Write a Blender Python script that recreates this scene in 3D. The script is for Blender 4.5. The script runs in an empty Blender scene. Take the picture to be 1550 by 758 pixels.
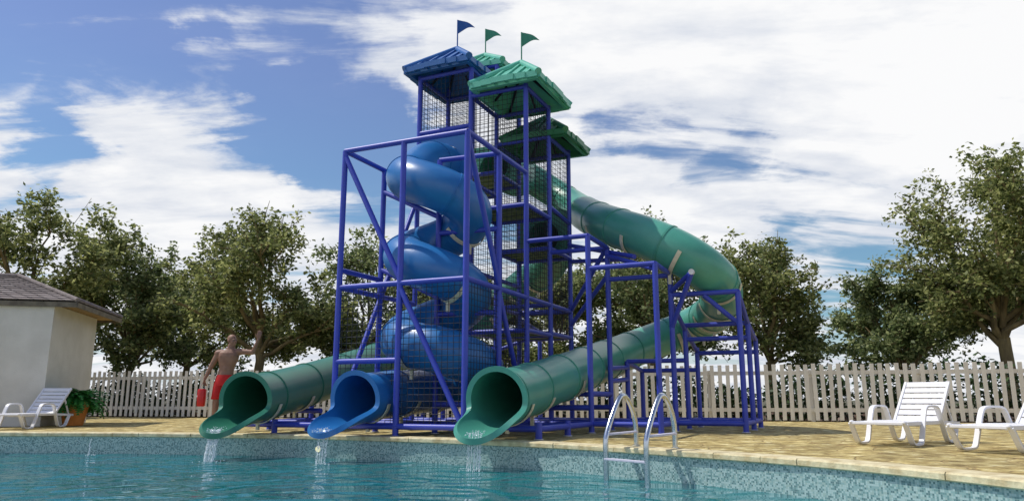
import bpy, math, random
import numpy as np
from mathutils import Vector, Matrix
R = math.radians
scene = bpy.context.scene
COL = scene.collection

# ------------------------------------------------------------------ frame of the slide tower
S = 1.182                       # four-foot grid module of the play structure
PHI = R(24.2)
AX = Vector((math.sin(PHI), math.cos(PHI), 0))      # grid direction i (away, right)
BX = Vector((-math.cos(PHI), math.sin(PHI), 0))     # grid direction j (left)
ORG = Vector((0.265, 13.184, 0))
UP = Vector((0, 0, 1))
def G(i, j, z=0.0):             # grid node, z in modules
    return ORG + AX * (i * S) + BX * (j * S) + UP * (z * S)
def GM(i, j, z):                # grid node, z in metres
    return ORG + AX * (i * S) + BX * (j * S) + UP * z
WATER_Z = -0.33

# ------------------------------------------------------------------ tagging helpers
def tag(o, label=None, cat=None, group=None, kind=None):
    if label: o['label'] = label
    if cat: o['category'] = cat
    if group: o['group'] = group
    if kind: o['kind'] = kind
    return o
def empty(name, loc=(0, 0, 0), rz=0.0):
    o = bpy.data.objects.new(name, None)
    o.location = loc; o.rotation_euler = (0, 0, rz)
    o.empty_display_size = 0.2
    COL.objects.link(o)
    return o
def copy_tree(o, parent=None):
    c = o.copy(); COL.objects.link(c); c.parent = parent
    for ch in list(o.children): copy_tree(ch, c)
    return c

class MB:
    def __init__(s): s.v = []; s.f = []; s.uv = None
    def add(s, vs, fs):
        n = len(s.v); s.v += [tuple(v) for v in vs]; s.f += [tuple(n + k for k in f) for f in fs]
    def box(s, c, d, M=None):
        c = Vector(c); hx, hy, hz = d[0] / 2, d[1] / 2, d[2] / 2
        vs = [Vector((x, y, z)) for x in (-hx, hx) for y in (-hy, hy) for z in (-hz, hz)]
        if M is not None: vs = [M @ v for v in vs]
        s.add([c + v for v in vs], [(0, 1, 3, 2), (4, 6, 7, 5), (0, 4, 5, 1), (2, 3, 7, 6), (0, 2, 6, 4), (1, 5, 7, 3)])
    def bar(s, p0, p1, w, h, up=UP):           # rectangular bar
        p0 = Vector(p0); p1 = Vector(p1); d = (p1 - p0).normalized()
        u = up if abs(d.dot(up)) < .95 else Vector((1, 0, 0))
        x = d.cross(u).normalized(); y = x.cross(d).normalized()
        q = [x * (a * w / 2) + y * (b * h / 2) for a, b in ((-1, -1), (1, -1), (1, 1), (-1, 1))]
        s.add([p0 + k for k in q] + [p1 + k for k in q], [(3, 2, 1, 0), (4, 5, 6, 7), (0, 1, 5, 4), (1, 2, 6, 5), (2, 3, 7, 6), (3, 0, 4, 7)])
    def cyl(s, p0, p1, r0, r1=None, n=12, cap=True):
        if r1 is None: r1 = r0
        p0 = Vector(p0); p1 = Vector(p1); d = (p1 - p0).normalized()
        u = UP if abs(d.z) < .95 else Vector((1, 0, 0))
        x = d.cross(u).normalized(); y = x.cross(d).normalized()
        vs = []
        for p, r in ((p0, r0), (p1, r1)):
            for k in range(n):
                a = 2 * math.pi * k / n
                vs.append(p + x * (r * math.cos(a)) + y * (r * math.sin(a)))
        fs = [(k, (k + 1) % n, n + (k + 1) % n, n + k) for k in range(n)]
        if cap: fs += [tuple(range(n - 1, -1, -1)), tuple(range(n, 2 * n))]
        s.add(vs, fs)
    def sweep(s, pts, rs, n=8, cap=True, flat=None):   # round tube through points
        pts = [Vector(p) for p in pts]
        if not isinstance(rs, (list, tuple)): rs = [rs] * len(pts)
        vs = []; prev = None
        for k, p in enumerate(pts):
            d = (pts[min(k + 1, len(pts) - 1)] - pts[max(k - 1, 0)]).normalized()
            if prev is None:
                u = UP if abs(d.z) < .9 else Vector((1, 0, 0))
                x = d.cross(u).normalized()
            else:
                x = (prev - d * prev.dot(d)).normalized()
            prev = x; y = x.cross(d).normalized()
            for a in range(n):
                t = 2 * math.pi * a / n
                vs.append(p + x * (rs[k] * math.cos(t)) + y * (rs[k] * math.sin(t)))
        fs = []
        for k in range(len(pts) - 1):
            for a in range(n):
                b = (a + 1) % n
                fs.append((k * n + a, k * n + b, (k + 1) * n + b, (k + 1) * n + a))
        if cap: fs += [tuple(range(n - 1, -1, -1)), tuple(range((len(pts) - 1) * n, len(pts) * n))]
        s.add(vs, fs)
    def strap(s, pts, w, t, side):                     # flat strap following points; side = width direction
        pts = [Vector(p) for p in pts]; side = Vector(side).normalized(); vs = []
        for k, p in enumerate(pts):
            d = (pts[min(k + 1, len(pts) - 1)] - pts[max(k - 1, 0)]).normalized()
            nrm = side.cross(d).normalized()
            vs += [p + side * (w / 2) + nrm * (t / 2), p - side * (w / 2) + nrm * (t / 2), p - side * (w / 2) - nrm * (t / 2), p + side * (w / 2) - nrm * (t / 2)]
        fs = []
        for k in range(len(pts) - 1):
            for a in range(4):
                b = (a + 1) % 4
                fs.append((k * 4 + a, k * 4 + b, k * 4 + 4 + b, k * 4 + 4 + a))
        m = (len(pts) - 1) * 4
        fs += [(3, 2, 1, 0), (m, m + 1, m + 2, m + 3)]
        s.add(vs, fs)
    def ball(s, c, rx, ry=None, rz=None, n=12, m=8, M=None):
        ry = ry or rx; rz = rz or rx; c = Vector(c); vs = []
        for a in range(1, m):
            for b in range(n):
                t = math.pi * a / m; p = 2 * math.pi * b / n
                v = Vector((rx * math.sin(t) * math.cos(p), ry * math.sin(t) * math.sin(p), rz * math.cos(t)))
                if M is not None: v = M @ v
                vs.append(c + v)
        tv, bv = Vector((0, 0, rz)), Vector((0, 0, -rz))
        if M is not None: tv = M @ tv; bv = M @ bv
        vs += [c + tv, c + bv]
        T = (m - 1) * n; fs = []
        for a in range(m - 2):
            for b in range(n):
                fs.append((a * n + b, (a + 1) * n + b, (a + 1) * n + (b + 1) % n, a * n + (b + 1) % n))
        for b in range(n):
            fs.append((T, b, (b + 1) % n)); fs.append((T + 1, (m - 2) * n + (b + 1) % n, (m - 2) * n + b))
        s.add(vs, fs)
    def poly(s, pts, thick, nrm):                      # extruded flat outline
        pts = [Vector(p) for p in pts]; nrm = Vector(nrm).normalized() * (thick / 2); n = len(pts)
        s.add([p + nrm for p in pts] + [p - nrm for p in pts],
              [tuple(range(n)), tuple(range(2 * n - 1, n - 1, -1))] + [((k + 1) % n, k, n + k, n + (k + 1) % n) for k in range(n)])
    def build(s, name, m, parent=None, smooth=None, bevel=0, off=None):
        me = bpy.data.meshes.new(name)
        o = Vector((0, 0, 0))
        if off is not None: o = Vector(off)
        elif parent is not None:
            p = parent
            while p is not None: o = o + p.location; p = p.parent
        vs = [(v[0] - o.x, v[1] - o.y, v[2] - o.z) for v in s.v]
        me.from_pydata(vs, [], s.f)
        if s.uv: 
            l = me.uv_layers.new(name='UVMap')
            l.data.foreach_set('uv', [c for f in s.f_uv for c in f])
        me.materials.append(m)
        me.update()
        if smooth is not None:
            me.polygons.foreach_set('use_smooth', [True] * len(me.polygons))
            try: me.set_sharp_from_angle(angle=R(smooth))
            except Exception: pass
        ob = bpy.data.objects.new(name, me); COL.objects.link(ob)
        if parent is not None: ob.parent = parent
        if bevel:
            b = ob.modifiers.new('bevel', 'BEVEL'); b.width = bevel; b.segments = 2; b.limit_method = 'ANGLE'
        return ob

# ------------------------------------------------------------------ materials
def nn(t, typ, **kw):
    n = t.nodes.new(typ)
    for k, v in kw.items():
        try: setattr(n, k, v)
        except Exception: n.inputs[k].default_value = v
    return n
def newmat(name):
    m = bpy.data.materials.new(name); m.use_nodes = True
    t = m.node_tree; t.nodes.clear()
    out = t.nodes.new('ShaderNodeOutputMaterial'); b = t.nodes.new('ShaderNodeBsdfPrincipled')
    t.links.new(b.outputs[0], out.inputs[0])
    return m, t, b, out
def mat(name, c1, c2=None, scale=6.0, rough=.5, rough2=None, metal=0.0, bump=0.0, bscale=None, coat=0.0, stretch=None, spec=.5, detail=6, lo=.35, hi=.65):
    m, t, b, out = newmat(name)
    L = t.links.new
    c2 = c2 or tuple(k * .8 for k in c1)
    tc = t.nodes.new('ShaderNodeTexCoord')
    vec = tc.outputs['Object']
    if stretch:
        mp = t.nodes.new('ShaderNodeMapping'); mp.inputs['Scale'].default_value = stretch
        L(vec, mp.inputs[0]); vec = mp.outputs[0]
    nz = t.nodes.new('ShaderNodeTexNoise'); nz.inputs['Scale'].default_value = scale; nz.inputs['Detail'].default_value = detail
    nz.inputs['Roughness'].default_value = .6
    L(vec, nz.inputs['Vector'])
    rp = t.nodes.new('ShaderNodeValToRGB')
    rp.color_ramp.elements[0].position = lo; rp.color_ramp.elements[1].position = hi
    rp.color_ramp.elements[0].color = (*c2, 1); rp.color_ramp.elements[1].color = (*c1, 1)
    L(nz.outputs['Fac'], rp.inputs[0]); L(rp.outputs[0], b.inputs['Base Color'])
    b.inputs['Roughness'].default_value = rough; b.inputs['Metallic'].default_value = metal
    b.inputs['Specular IOR Level'].default_value = spec
    if rough2 is not None:
        mr = t.nodes.new('ShaderNodeMapRange'); mr.inputs['To Min'].default_value = rough; mr.inputs['To Max'].default_value = rough2
        L(nz.outputs['Fac'], mr.inputs[0]); L(mr.outputs[0], b.inputs['Roughness'])
    if coat: b.inputs['Coat Weight'].default_value = coat; b.inputs['Coat Roughness'].default_value = .12
    if bump:
        n2 = t.nodes.new('ShaderNodeTexNoise'); n2.inputs['Scale'].default_value = bscale or scale * 6; n2.inputs['Detail'].default_value = 5
        L(vec, n2.inputs['Vector'])
        bp = t.nodes.new('ShaderNodeBump'); bp.inputs['Strength'].default_value = bump; bp.inputs['Distance'].default_value = .02
        L(n2.outputs['Fac'], bp.inputs['Height']); L(bp.outputs[0], b.inputs['Normal'])
    return m
def hexl(h):
    r = []
    for k in (0, 2, 4):
        v = int(h[k:k + 2], 16) / 255
        r.append(v / 12.92 if v <= .04045 else ((v + .055) / 1.055) ** 2.4)
    return tuple(r)

M_STEEL = mat('purple_blue_paint', (.042, .070, .50), (.036, .058, .42), 3, .36, .5, bump=.04, bscale=60)
M_CAP = mat('base_plate_white', (.62, .62, .66), (.5, .5, .52), 8, .5)
M_BLUE = mat('blue_gelcoat', (.022, .18, .48), (.018, .15, .42), 1.6, .30, .44, coat=.12, bump=.03, bscale=25)
M_GREEN = mat('green_gelcoat', (.085, .36, .27), (.068, .30, .23), 1.6, .28, .42, coat=.1, bump=.03, bscale=25)
M_DKGREEN = mat('dark_green_gelcoat', (.038, .21, .135), (.03, .18, .115), 1.6, .32, .46, coat=.1, bump=.03, bscale=25)
M_SEAM = mat('seam_dark_rubber', (.015, .05, .05), (.01, .035, .035), 8, .5)  # very dark rubber tone for tube seams, assigned to no part
M_CREAM = mat('cream_bracket', (.74, .70, .52), (.62, .58, .44), 12, .55, bump=.05)
M_RGREEN = mat('roof_green_plastic', (.12, .50, .37), (.10, .43, .31), 3, .35, .5, bump=.05, bscale=30)
M_RBLUE = mat('roof_blue_plastic', (.018, .13, .40), (.015, .11, .36), 3, .35, .5, bump=.05, bscale=30)
M_RDARK = mat('roof_dark_green_plastic', (.03, .20, .09), (.022, .16, .07), 3, .4, .5, bump=.05, bscale=30)
M_DECK = mat('platform_olive', (.24, .30, .15), (.15, .19, .09), 9, .6, bump=.3, bscale=40)
M_NET = mat('net_wire', (.012, .014, .03), (.01, .012, .025), 5, .6)
M_WHITE = mat('white_resin', (.80, .80, .82), (.74, .74, .77), 4, .35, .5, bump=.02)
M_FENCE = mat('fence_paint', (.76, .73, .66), (.66, .62, .55), 5, .65, bump=.15, bscale=40, stretch=(1, 1, .25))
M_CHROME = mat('polished_steel', (.62, .66, .72), (.5, .55, .6), 20, .14, .28, metal=1.0, bump=.03)
M_STEP = mat('ladder_tread', (.62, .6, .72), (.5, .5, .6), 20, .4, .6)
M_BARK = mat('bark', (.26, .20, .09), (.12, .09, .045), 5, .85, bump=.8, bscale=18, stretch=(1, 1, .3))
M_SOFFIT = mat('timber_soffit', (.36, .24, .10), (.25, .16, .07), 10, .7, stretch=(1, 1, 4))
M_STUCCO = mat('white_render', (.66, .65, .61), (.58, .57, .53), 2.2, .85, bump=.35, bscale=30)
M_POT = mat('terracotta', (.90, .33, .08), (.78, .27, .06), 5, .7, bump=.1)
M_RED = mat('red_fabric', (.55, .006, .006), (.42, .004, .004), 6, .7, bump=.2, bscale=40)
M_REDP = mat('red_plastic', (.62, .008, .008), (.5, .006, .006), 6, .4)
M_BLACK = mat('black_webbing', (.015, .015, .017), (.01, .01, .012), 8, .6)
M_SKIN = mat('skin', (.30, .155, .10), (.24, .115, .075), 9, .55, bump=.08, bscale=50)
M_STRAPW = mat('white_webbing', (.7, .7, .68), None, 8, .7)

def leaf_mat(name, dark, mid, light, trans=.3):
    m, t, b, out = newmat(name); L = t.links.new
    geo = t.nodes.new('ShaderNodeNewGeometry')
    rp = t.nodes.new('ShaderNodeValToRGB')
    e = rp.color_ramp.elements; e[0].position = 0; e[0].color = (*dark, 1); e[1].position = 1; e[1].color = (*light, 1)
    k = e.new(.55); k.color = (*mid, 1)
    L(geo.outputs['Random Per Island'], rp.inputs[0])
    L(rp.outputs[0], b.inputs['Base Color']); b.inputs['Roughness'].default_value = .55
    b.inputs['Specular IOR Level'].default_value = .35
    tr = t.nodes.new('ShaderNodeBsdfTranslucent'); L(rp.outputs[0], tr.inputs[0])
    mx = t.nodes.new('ShaderNodeMixShader'); mx.inputs[0].default_value = trans
    L(b.outputs[0], mx.inputs[1]); L(tr.outputs[0], mx.inputs[2]); L(mx.outputs[0], out.inputs[0])
    return m
M_LEAF = leaf_mat('tree_leaf', (.06, .09, .025), (.22, .255, .085), (.56, .58, .24), .52)
M_LEAF2 = leaf_mat('tree_leaf_cool', (.055, .09, .03), (.19, .245, .095), (.50, .54, .25), .52)
M_FERN = leaf_mat('fern_leaf', (.02, .13, .02), (.04, .24, .04), (.09, .38, .07), .25)
M_HEDGE = leaf_mat('hedge_leaf', (.015, .035, .012), (.03, .06, .022), (.07, .12, .035), .2)
M_LITTER = leaf_mat('leaf_litter', (.06, .035, .03), (.12, .075, .06), (.26, .19, .16), .05)

# deck paving
def deck_mat():
    m, t, b, out = newmat('sandstone_paving'); L = t.links.new
    tc = t.nodes.new('ShaderNodeTexCoord')
    n1 = nn(t, 'ShaderNodeTexNoise'); n1.inputs['Scale'].default_value = 4.2; n1.inputs['Detail'].default_value = 9; n1.inputs['Roughness'].default_value = .68
    L(tc.outputs['Object'], n1.inputs['Vector'])
    rp = t.nodes.new('ShaderNodeValToRGB'); e = rp.color_ramp.elements
    e[0].position = .34; e[0].color = (*hexl('6b5a30'), 1); e[1].position = .64; e[1].color = (*hexl('efe6b4'), 1)
    k = e.new(.46); k.color = (*hexl('a38e55'), 1); k = e.new(.56); k.color = (*hexl('ccb97a'), 1)
    L(n1.outputs['Fac'], rp.inputs[0])
    # irregular flagstones
    v1 = nn(t, 'ShaderNodeTexVoronoi'); v1.feature = 'DISTANCE_TO_EDGE'; v1.inputs['Scale'].default_value = 2.4
    wn = nn(t, 'ShaderNodeTexNoise'); wn.inputs['Scale'].default_value = 5
    L(tc.outputs['Object'], wn.inputs['Vector'])
    mxv = nn(t, 'ShaderNodeMix'); mxv.data_type = 'VECTOR'; mxv.inputs[0].default_value = .12
    L(tc.outputs['Object'], mxv.inputs[4]); L(wn.outputs['Color'], mxv.inputs[5]); L(mxv.outputs[1], v1.inputs['Vector'])
    v2 = nn(t, 'ShaderNodeTexVoronoi'); v2.inputs['Scale'].default_value = 2.4; L(mxv.outputs[1], v2.inputs['Vector'])
    hs = nn(t, 'ShaderNodeHueSaturation'); L(rp.outputs[0], hs.inputs['Color'])
    mr = nn(t, 'ShaderNodeMapRange'); mr.inputs['To Min'].default_value = .78; mr.inputs['To Max'].default_value = 1.12
    sp = nn(t, 'ShaderNodeSeparateColor'); L(v2.outputs['Color'], sp.inputs[0]); L(sp.outputs[0], mr.inputs[0]); L(mr.outputs[0], hs.inputs['Value'])
    er = nn(t, 'ShaderNodeMapRange'); er.inputs['From Min'].default_value = .0; er.inputs['From Max'].default_value = .03
    L(v1.outputs['Distance'], er.inputs[0])
    mx = nn(t, 'ShaderNodeMix'); mx.data_type = 'RGBA'; mx.inputs[6].default_value = (*hexl('9a7f50'), 1)
    L(er.outputs[0], mx.inputs[0]); L(hs.outputs[0], mx.inputs[7]); L(mx.outputs[2], b.inputs['Base Color'])
    b.inputs['Roughness'].default_value = .85
    ad = nn(t, 'ShaderNodeMath'); ad.operation = 'ADD'; L(n1.outputs['Fac'], ad.inputs[0])
    ms = nn(t, 'ShaderNodeMath'); ms.operation = 'MULTIPLY'; ms.inputs[1].default_value = .3; L(er.outputs[0], ms.inputs[0]); L(ms.outputs[0], ad.inputs[1])
    bp = nn(t, 'ShaderNodeBump'); bp.inputs['Strength'].default_value = .9; bp.inputs['Distance'].default_value = .05
    L(ad.outputs[0], bp.inputs['Height']); L(bp.outputs[0], b.inputs['Normal'])
    return m
M_PAVE = deck_mat()
M_COPE = mat('coping_stone', hexl('e4dab4'), hexl('bba97e'), 7, .8, bump=.5, bscale=20)
M_SOIL = mat('soil_and_grass', (.10, .09, .05), (.05, .055, .025), .6, .95, bump=.5, bscale=4)

def tile_mat():
    m, t, b, out = newmat('glass_mosaic'); L = t.links.new
    uv = nn(t, 'ShaderNodeUVMap'); uv.uv_map = 'UVMap'
    mp = nn(t, 'ShaderNodeVectorMath'); mp.operation = 'SCALE'; mp.inputs['Scale'].default_value = 56
    L(uv.outputs[0], mp.inputs[0])
    fl = nn(t, 'ShaderNodeVectorMath'); fl.operation = 'FLOOR'; L(mp.outputs[0], fl.inputs[0])
    wn = nn(t, 'ShaderNodeTexWhiteNoise'); wn.noise_dimensions = '2D'; L(fl.outputs[0], wn.inputs[0])
    rp = nn(t, 'ShaderNodeValToRGB'); rp.color_ramp.interpolation = 'CONSTANT'; e = rp.color_ramp.elements
    e[0].position = 0; e[0].color = (*hexl('a6c0bf'), 1); e[1].position = .34; e[1].color = (*hexl('86a8a8'), 1)
    for p, c in ((.55, '9ab3ae'), (.68, '6c9192'), (.86, '5b7c7f')):
        k = e.new(p); k.color = (*hexl(c), 1)
    L(wn.outputs[0], rp.inputs[0])
    fr = nn(t, 'ShaderNodeVectorMath'); fr.operation = 'FRACTION'; L(mp.outputs[0], fr.inputs[0])
    sx = nn(t, 'ShaderNodeSeparateXYZ'); L(fr.outputs[0], sx.inputs[0])
    m1 = nn(t, 'ShaderNodeMath'); m1.operation = 'MINIMUM'; L(sx.outputs[0], m1.inputs[0]); L(sx.outputs[1], m1.inputs[1])
    gt = nn(t, 'ShaderNodeMath'); gt.operation = 'GREATER_THAN'; gt.inputs[1].default_value = .09; L(m1.outputs[0], gt.inputs[0])
    mx = nn(t, 'ShaderNodeMix'); mx.data_type = 'RGBA'; mx.inputs[6].default_value = (*hexl('93a8a4'), 1)
    L(gt.outputs[0], mx.inputs[0]); L(rp.outputs[0], mx.inputs[7]); L(mx.outputs[2], b.inputs['Base Color'])
    b.inputs['Roughness'].default_value = .25
    return m
M_TILE = tile_mat()
def pool_floor_mat():
    m, t, b, out = newmat('teal_plaster'); L = t.links.new
    tc = nn(t, 'ShaderNodeTexCoord')
    v = nn(t, 'ShaderNodeTexVoronoi'); v.feature = 'SMOOTH_F1'; v.inputs['Scale'].default_value = 2.2
    n = nn(t, 'ShaderNodeTexNoise'); n.inputs['Scale'].default_value = 1.5; L(tc.outputs['Object'], n.inputs['Vector'])
    rp = nn(t, 'ShaderNodeValToRGB'); e = rp.color_ramp.elements
    e[0].position = .35; e[0].color = (.008, .10, .13, 1); e[1].position = .7; e[1].color = (.03, .25, .30, 1)
    L(n.outputs['Fac'], rp.inputs[0]); L(rp.outputs[0], b.inputs['Base Color']); b.inputs['Roughness'].default_value = .6
    return m
M_FLOOR = pool_floor_mat()
def water_mat():
    m, t, b, out = newmat('pool_water'); L = t.links.new
    t.nodes.remove(b)
    tc = nn(t, 'ShaderNodeTexCoord')
    def noise(sc, det, strx=(1, 1, 1), dist=0):
        mp = nn(t, 'ShaderNodeMapping'); mp.inputs['Scale'].default_value = strx; mp.inputs['Rotation'].default_value = (0, 0, R(12)); L(tc.outputs['Object'], mp.inputs[0])
        n = nn(t, 'ShaderNodeTexNoise'); n.inputs['Scale'].default_value = sc; n.inputs['Detail'].default_value = det
        n.inputs['Distortion'].default_value = dist; L(mp.outputs[0], n.inputs['Vector']); return n
    n1 = noise(.8, 1.2, (1, 1.2, 1), 1.6); n2 = noise(2.6, 1.5, (1, 1.2, 1), 1.2); n3 = noise(12, 2)
    a = nn(t, 'ShaderNodeMath'); a.operation = 'MULTIPLY_ADD'; a.inputs[1].default_value = .10; L(n2.outputs['Fac'], a.inputs[0]); L(n1.outputs['Fac'], a.inputs[2])
    a2 = nn(t, 'ShaderNodeMath'); a2.operation = 'MULTIPLY_ADD'; a2.inputs[1].default_value = .004; L(n3.outputs['Fac'], a2.inputs[0]); L(a.outputs[0], a2.inputs[2])
    h_ = a2.outputs[0]
    def mm(op, x, y=None):
        n = nn(t, 'ShaderNodeMath'); n.operation = op
        for k, v in enumerate((x, y)):
            if v is None: continue
            if isinstance(v, (int, float)): n.inputs[k].default_value = v
            else: L(v, n.inputs[k])
        return n.outputs[0]
    for (qx, qy, wl, fall, amp) in ((-.6, 9.2, .34, 1.3, .10), (-2.9, 10.5, .32, 1.2, .10), (-4.9, 11.2, .34, 1.3, .12), (1.1, 7.9, .42, 1.2, .08), (-5.6, 9.3, .5, 2.0, .10), (.4, 5.2, .42, 1.3, .09), (-1.9, 6.6, .55, 1.8, .10), (2.2, 5.6, .40, 1.0, .07)):
        ds = nn(t, 'ShaderNodeVectorMath'); ds.operation = 'DISTANCE'; L(tc.outputs['Object'], ds.inputs[0]); ds.inputs[1].default_value = (qx, qy, WATER_Z)
        dd = mm('ADD', ds.outputs['Value'], mm('MULTIPLY', n1.outputs['Fac'], .35))
        w_ = mm('MULTIPLY', mm('SINE', mm('MULTIPLY', dd, 6.283 / wl)), mm('POWER', 2.718, mm('MULTIPLY', ds.outputs['Value'], -1 / fall)))
        h_ = mm('ADD', h_, mm('MULTIPLY', w_, amp))
    bp = nn(t, 'ShaderNodeBump'); bp.inputs['Strength'].default_value = 1; bp.inputs['Distance'].default_value = .17
    L(h_, bp.inputs['Height'])
    fr = nn(t, 'ShaderNodeFresnel'); fr.inputs['IOR'].default_value = 1.33; L(bp.outputs[0], fr.inputs['Normal'])
    gl = nn(t, 'ShaderNodeBsdfGlossy'); gl.inputs['Roughness'].default_value = .015; gl.inputs['Color'].default_value = (.92, .97, 1, 1); L(bp.outputs[0], gl.inputs['Normal'])
    rf = nn(t, 'ShaderNodeBsdfTransparent'); rf.inputs['Color'].default_value = (.58, .82, .85, 1)
    df = nn(t, 'ShaderNodeBsdfDiffuse'); df.inputs['Color'].default_value = (.03, .34, .37, 1)
    m1 = nn(t, 'ShaderNodeMixShader'); m1.inputs[0].default_value = .36; L(rf.outputs[0], m1.inputs[1]); L(df.outputs[0], m1.inputs[2])
    m2 = nn(t, 'ShaderNodeMixShader'); L(fr.outputs[0], m2.inputs[0]); L(m1.outputs[0], m2.inputs[1]); L(gl.outputs[0], m2.inputs[2])
    L(m2.outputs[0], out.inputs[0])
    return m
M_WATER = water_mat()
def drop_mat():
    m, t, b, out = newmat('falling_water')
    b.inputs['Base Color'].default_value = (.85, .92, .95, 1); b.inputs['Roughness'].default_value = .08
    b.inputs['Transmission Weight'].default_value = .2; b.inputs['IOR'].default_value = 1.33
    return m
M_DROP = drop_mat()
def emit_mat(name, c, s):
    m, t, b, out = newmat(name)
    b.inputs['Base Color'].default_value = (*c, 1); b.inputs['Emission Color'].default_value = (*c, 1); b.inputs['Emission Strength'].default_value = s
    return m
M_GLINT = emit_mat('glint_glow', (1.0, .90, .50), .55)  # emission stands in for a soft glint, no lamp is there
def shingle_mat():
    m, t, b, out = newmat('grey_shingles'); L = t.links.new
    uv = nn(t, 'ShaderNodeUVMap'); uv.uv_map = 'UVMap'
    br = nn(t, 'ShaderNodeTexBrick'); br.inputs['Scale'].default_value = 1.0
    br.inputs['Color1'].default_value = (*hexl('a89d99'), 1); br.inputs['Color2'].default_value = (*hexl('857a77'), 1); br.inputs['Mortar'].default_value = (*hexl('453f3f'), 1)
    br.inputs['Mortar Size'].default_value = .018; br.inputs['Brick Width'].default_value = .3; br.inputs['Row Height'].default_value = .12
    L(uv.outputs[0], br.inputs['Vector'])
    n = nn(t, 'ShaderNodeTexNoise'); n.inputs['Scale'].default_value = 9; L(uv.outputs[0], n.inputs['Vector'])
    mx = nn(t, 'ShaderNodeMix'); mx.data_type = 'RGBA'; mx.blend_type = 'MULTIPLY'; mx.inputs[0].default_value = .5
    L(br.outputs['Color'], mx.inputs[6]); L(n.outputs['Color'], mx.inputs[7]); L(br.outputs['Color'], mx.inputs[6])
    rp = nn(t, 'ShaderNodeValToRGB'); rp.color_ramp.elements[0].color = (.5, .5, .5, 1); rp.color_ramp.elements[1].color = (1, 1, 1, 1); L(n.outputs['Fac'], rp.inputs[0]); L(rp.outputs[0], mx.inputs[7])
    L(mx.outputs[2], b.inputs['Base Color']); b.inputs['Roughness'].default_value = .9
    bp = nn(t, 'ShaderNodeBump'); bp.inputs['Strength'].default_value = .8; bp.inputs['Distance'].default_value = .03; L(br.outputs['Fac'], bp.inputs['Height']); bp.invert = True
    L(bp.outputs[0], b.inputs['Normal'])
    return m
M_SHINGLE = shingle_mat()

# ------------------------------------------------------------------ pool outline
PC = Vector((-6, 3, 0))
_rt = [(-180, 9.8), (-120, 9.2), (-60, 9.3), (-20, 9.8), (5, 9.85), (13.1, 9.78), (21.6, 9.66), (27.3, 9.55), (35.5, 9.36), (43.5, 9.29), (50.5, 9.22), (59.1, 9.18), (69.7, 9.22), (84.6, 9.38), (96, 9.75), (105.4, 10.15), (114, 10.7), (125, 11.0), (145, 10.6), (180, 9.8)]
def pr(deg):
    xs = [a for a, _ in _rt]; 
    # smooth interpolation
    k = 0
    while k < len(xs) - 2 and deg > xs[k + 1]: k += 1
    def g(n): return _rt[max(0, min(len(_rt) - 1, n))]
    (x1, y1), (x2, y2) = g(k), g(k + 1)
    (x0, y0), (x3, y3) = g(k - 1), g(k + 2)
    h = x2 - x1; t = (deg - x1) / h
    m1 = (y2 - y0) / max(1e-6, x2 - x0) * h; m2 = (y3 - y1) / max(1e-6, x3 - x1) * h
    return (2 * t**3 - 3 * t**2 + 1) * y1 + (t**3 - 2 * t**2 + t) * m1 + (-2 * t**3 + 3 * t**2) * y2 + (t**3 - t**2) * m2
NP = 360
def pp(deg, dr=0.0, z=0.0):
    r = pr(deg) + dr; a = R(deg)
    return Vector((PC.x + r * math.cos(a), PC.y + r * math.sin(a), z))
angs = [-180 + 360 * k / NP for k in range(NP)]
FENCE = lambda x: 21.3 - .25 * x
def far_r(deg, marg, cap):
    a = R(deg); dx, dy = math.cos(a), math.sin(a)
    den = dy + .25 * dx
    if den > 1e-3:
        t = (21.3 - .25 * PC.x - PC.y + marg) / den
        return min(t, cap)
    return cap

COPE_W = .30
def ring_sheet(name, fr, fo, z, m, cols=1):
    b = MB()
    for k in range(NP):
        for c in range(cols + 1):
            t = (c / cols) ** 2
            ri, ro = fr(angs[k]), fo(angs[k]); r = ri + (ro - ri) * t; a = R(angs[k])
            b.v.append((PC.x + r * math.cos(a), PC.y + r * math.sin(a), z))
    n = cols + 1
    for k in range(NP):
        q = (k + 1) % NP
        for c in range(cols): b.f.append((k * n + c, k * n + c + 1, q * n + c + 1, q * n + c))
    o = b.build(name, m); tag(o, kind='structure'); return o
ring_sheet('ground', lambda d: pr(d) + .5, lambda d: 900, -.03, M_SOIL, 12)
ring_sheet('pool_deck', lambda d: pr(d) + COPE_W - .01, lambda d: max(pr(d) + 1, far_r(d, .12, 45)), -.006, M_PAVE, 6)
# pool wall (mosaic) and floor
b = MB(); b.f_uv = []
arc = [0.0]
for k in range(NP): arc.append(arc[-1] + (pp(angs[(k + 1) % NP]) - pp(angs[k])).length)
for k in range(NP):
    p = pp(angs[k], 0, 0); b.v += [(p.x, p.y, -.055), (p.x, p.y, -1.4)]
for k in range(NP):
    q = (k + 1) % NP
    b.f.append((2 * k, 2 * q, 2 * q + 1, 2 * k + 1))
    b.f_uv += [(arc[k], 0), (arc[k + 1], 0), (arc[k + 1], -1.345), (arc[k], -1.345)]
b.uv = True
tag(b.build('pool_wall', M_TILE), kind='structure')
b = MB()
b.v = [(*pp(a).xy, -1.4) for a in angs] + [(PC.x, PC.y, -1.4)]
b.f = [(NP, k, (k + 1) % NP) for k in range(NP)]
tag(b.build('pool_floor', M_FLOOR), kind='structure')
b = MB(); n = 12
for k in range(NP):
    for c in range(1, n + 1):
        p = pp(angs[k]); b.v.append((PC.x + (p.x - PC.x) * c / n, PC.y + (p.y - PC.y) * c / n, WATER_Z))
b.v.append((PC.x, PC.y, WATER_Z))
for k in range(NP):
    q = (k + 1) % NP
    for c in range(n - 1): b.f.append((k * n + c, k * n + c + 1, q * n + c + 1, q * n + c))
    b.f.append((NP * n, k * n, q * n))
tag(b.build('pool_water', M_WATER, smooth=180), kind='structure')
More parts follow.
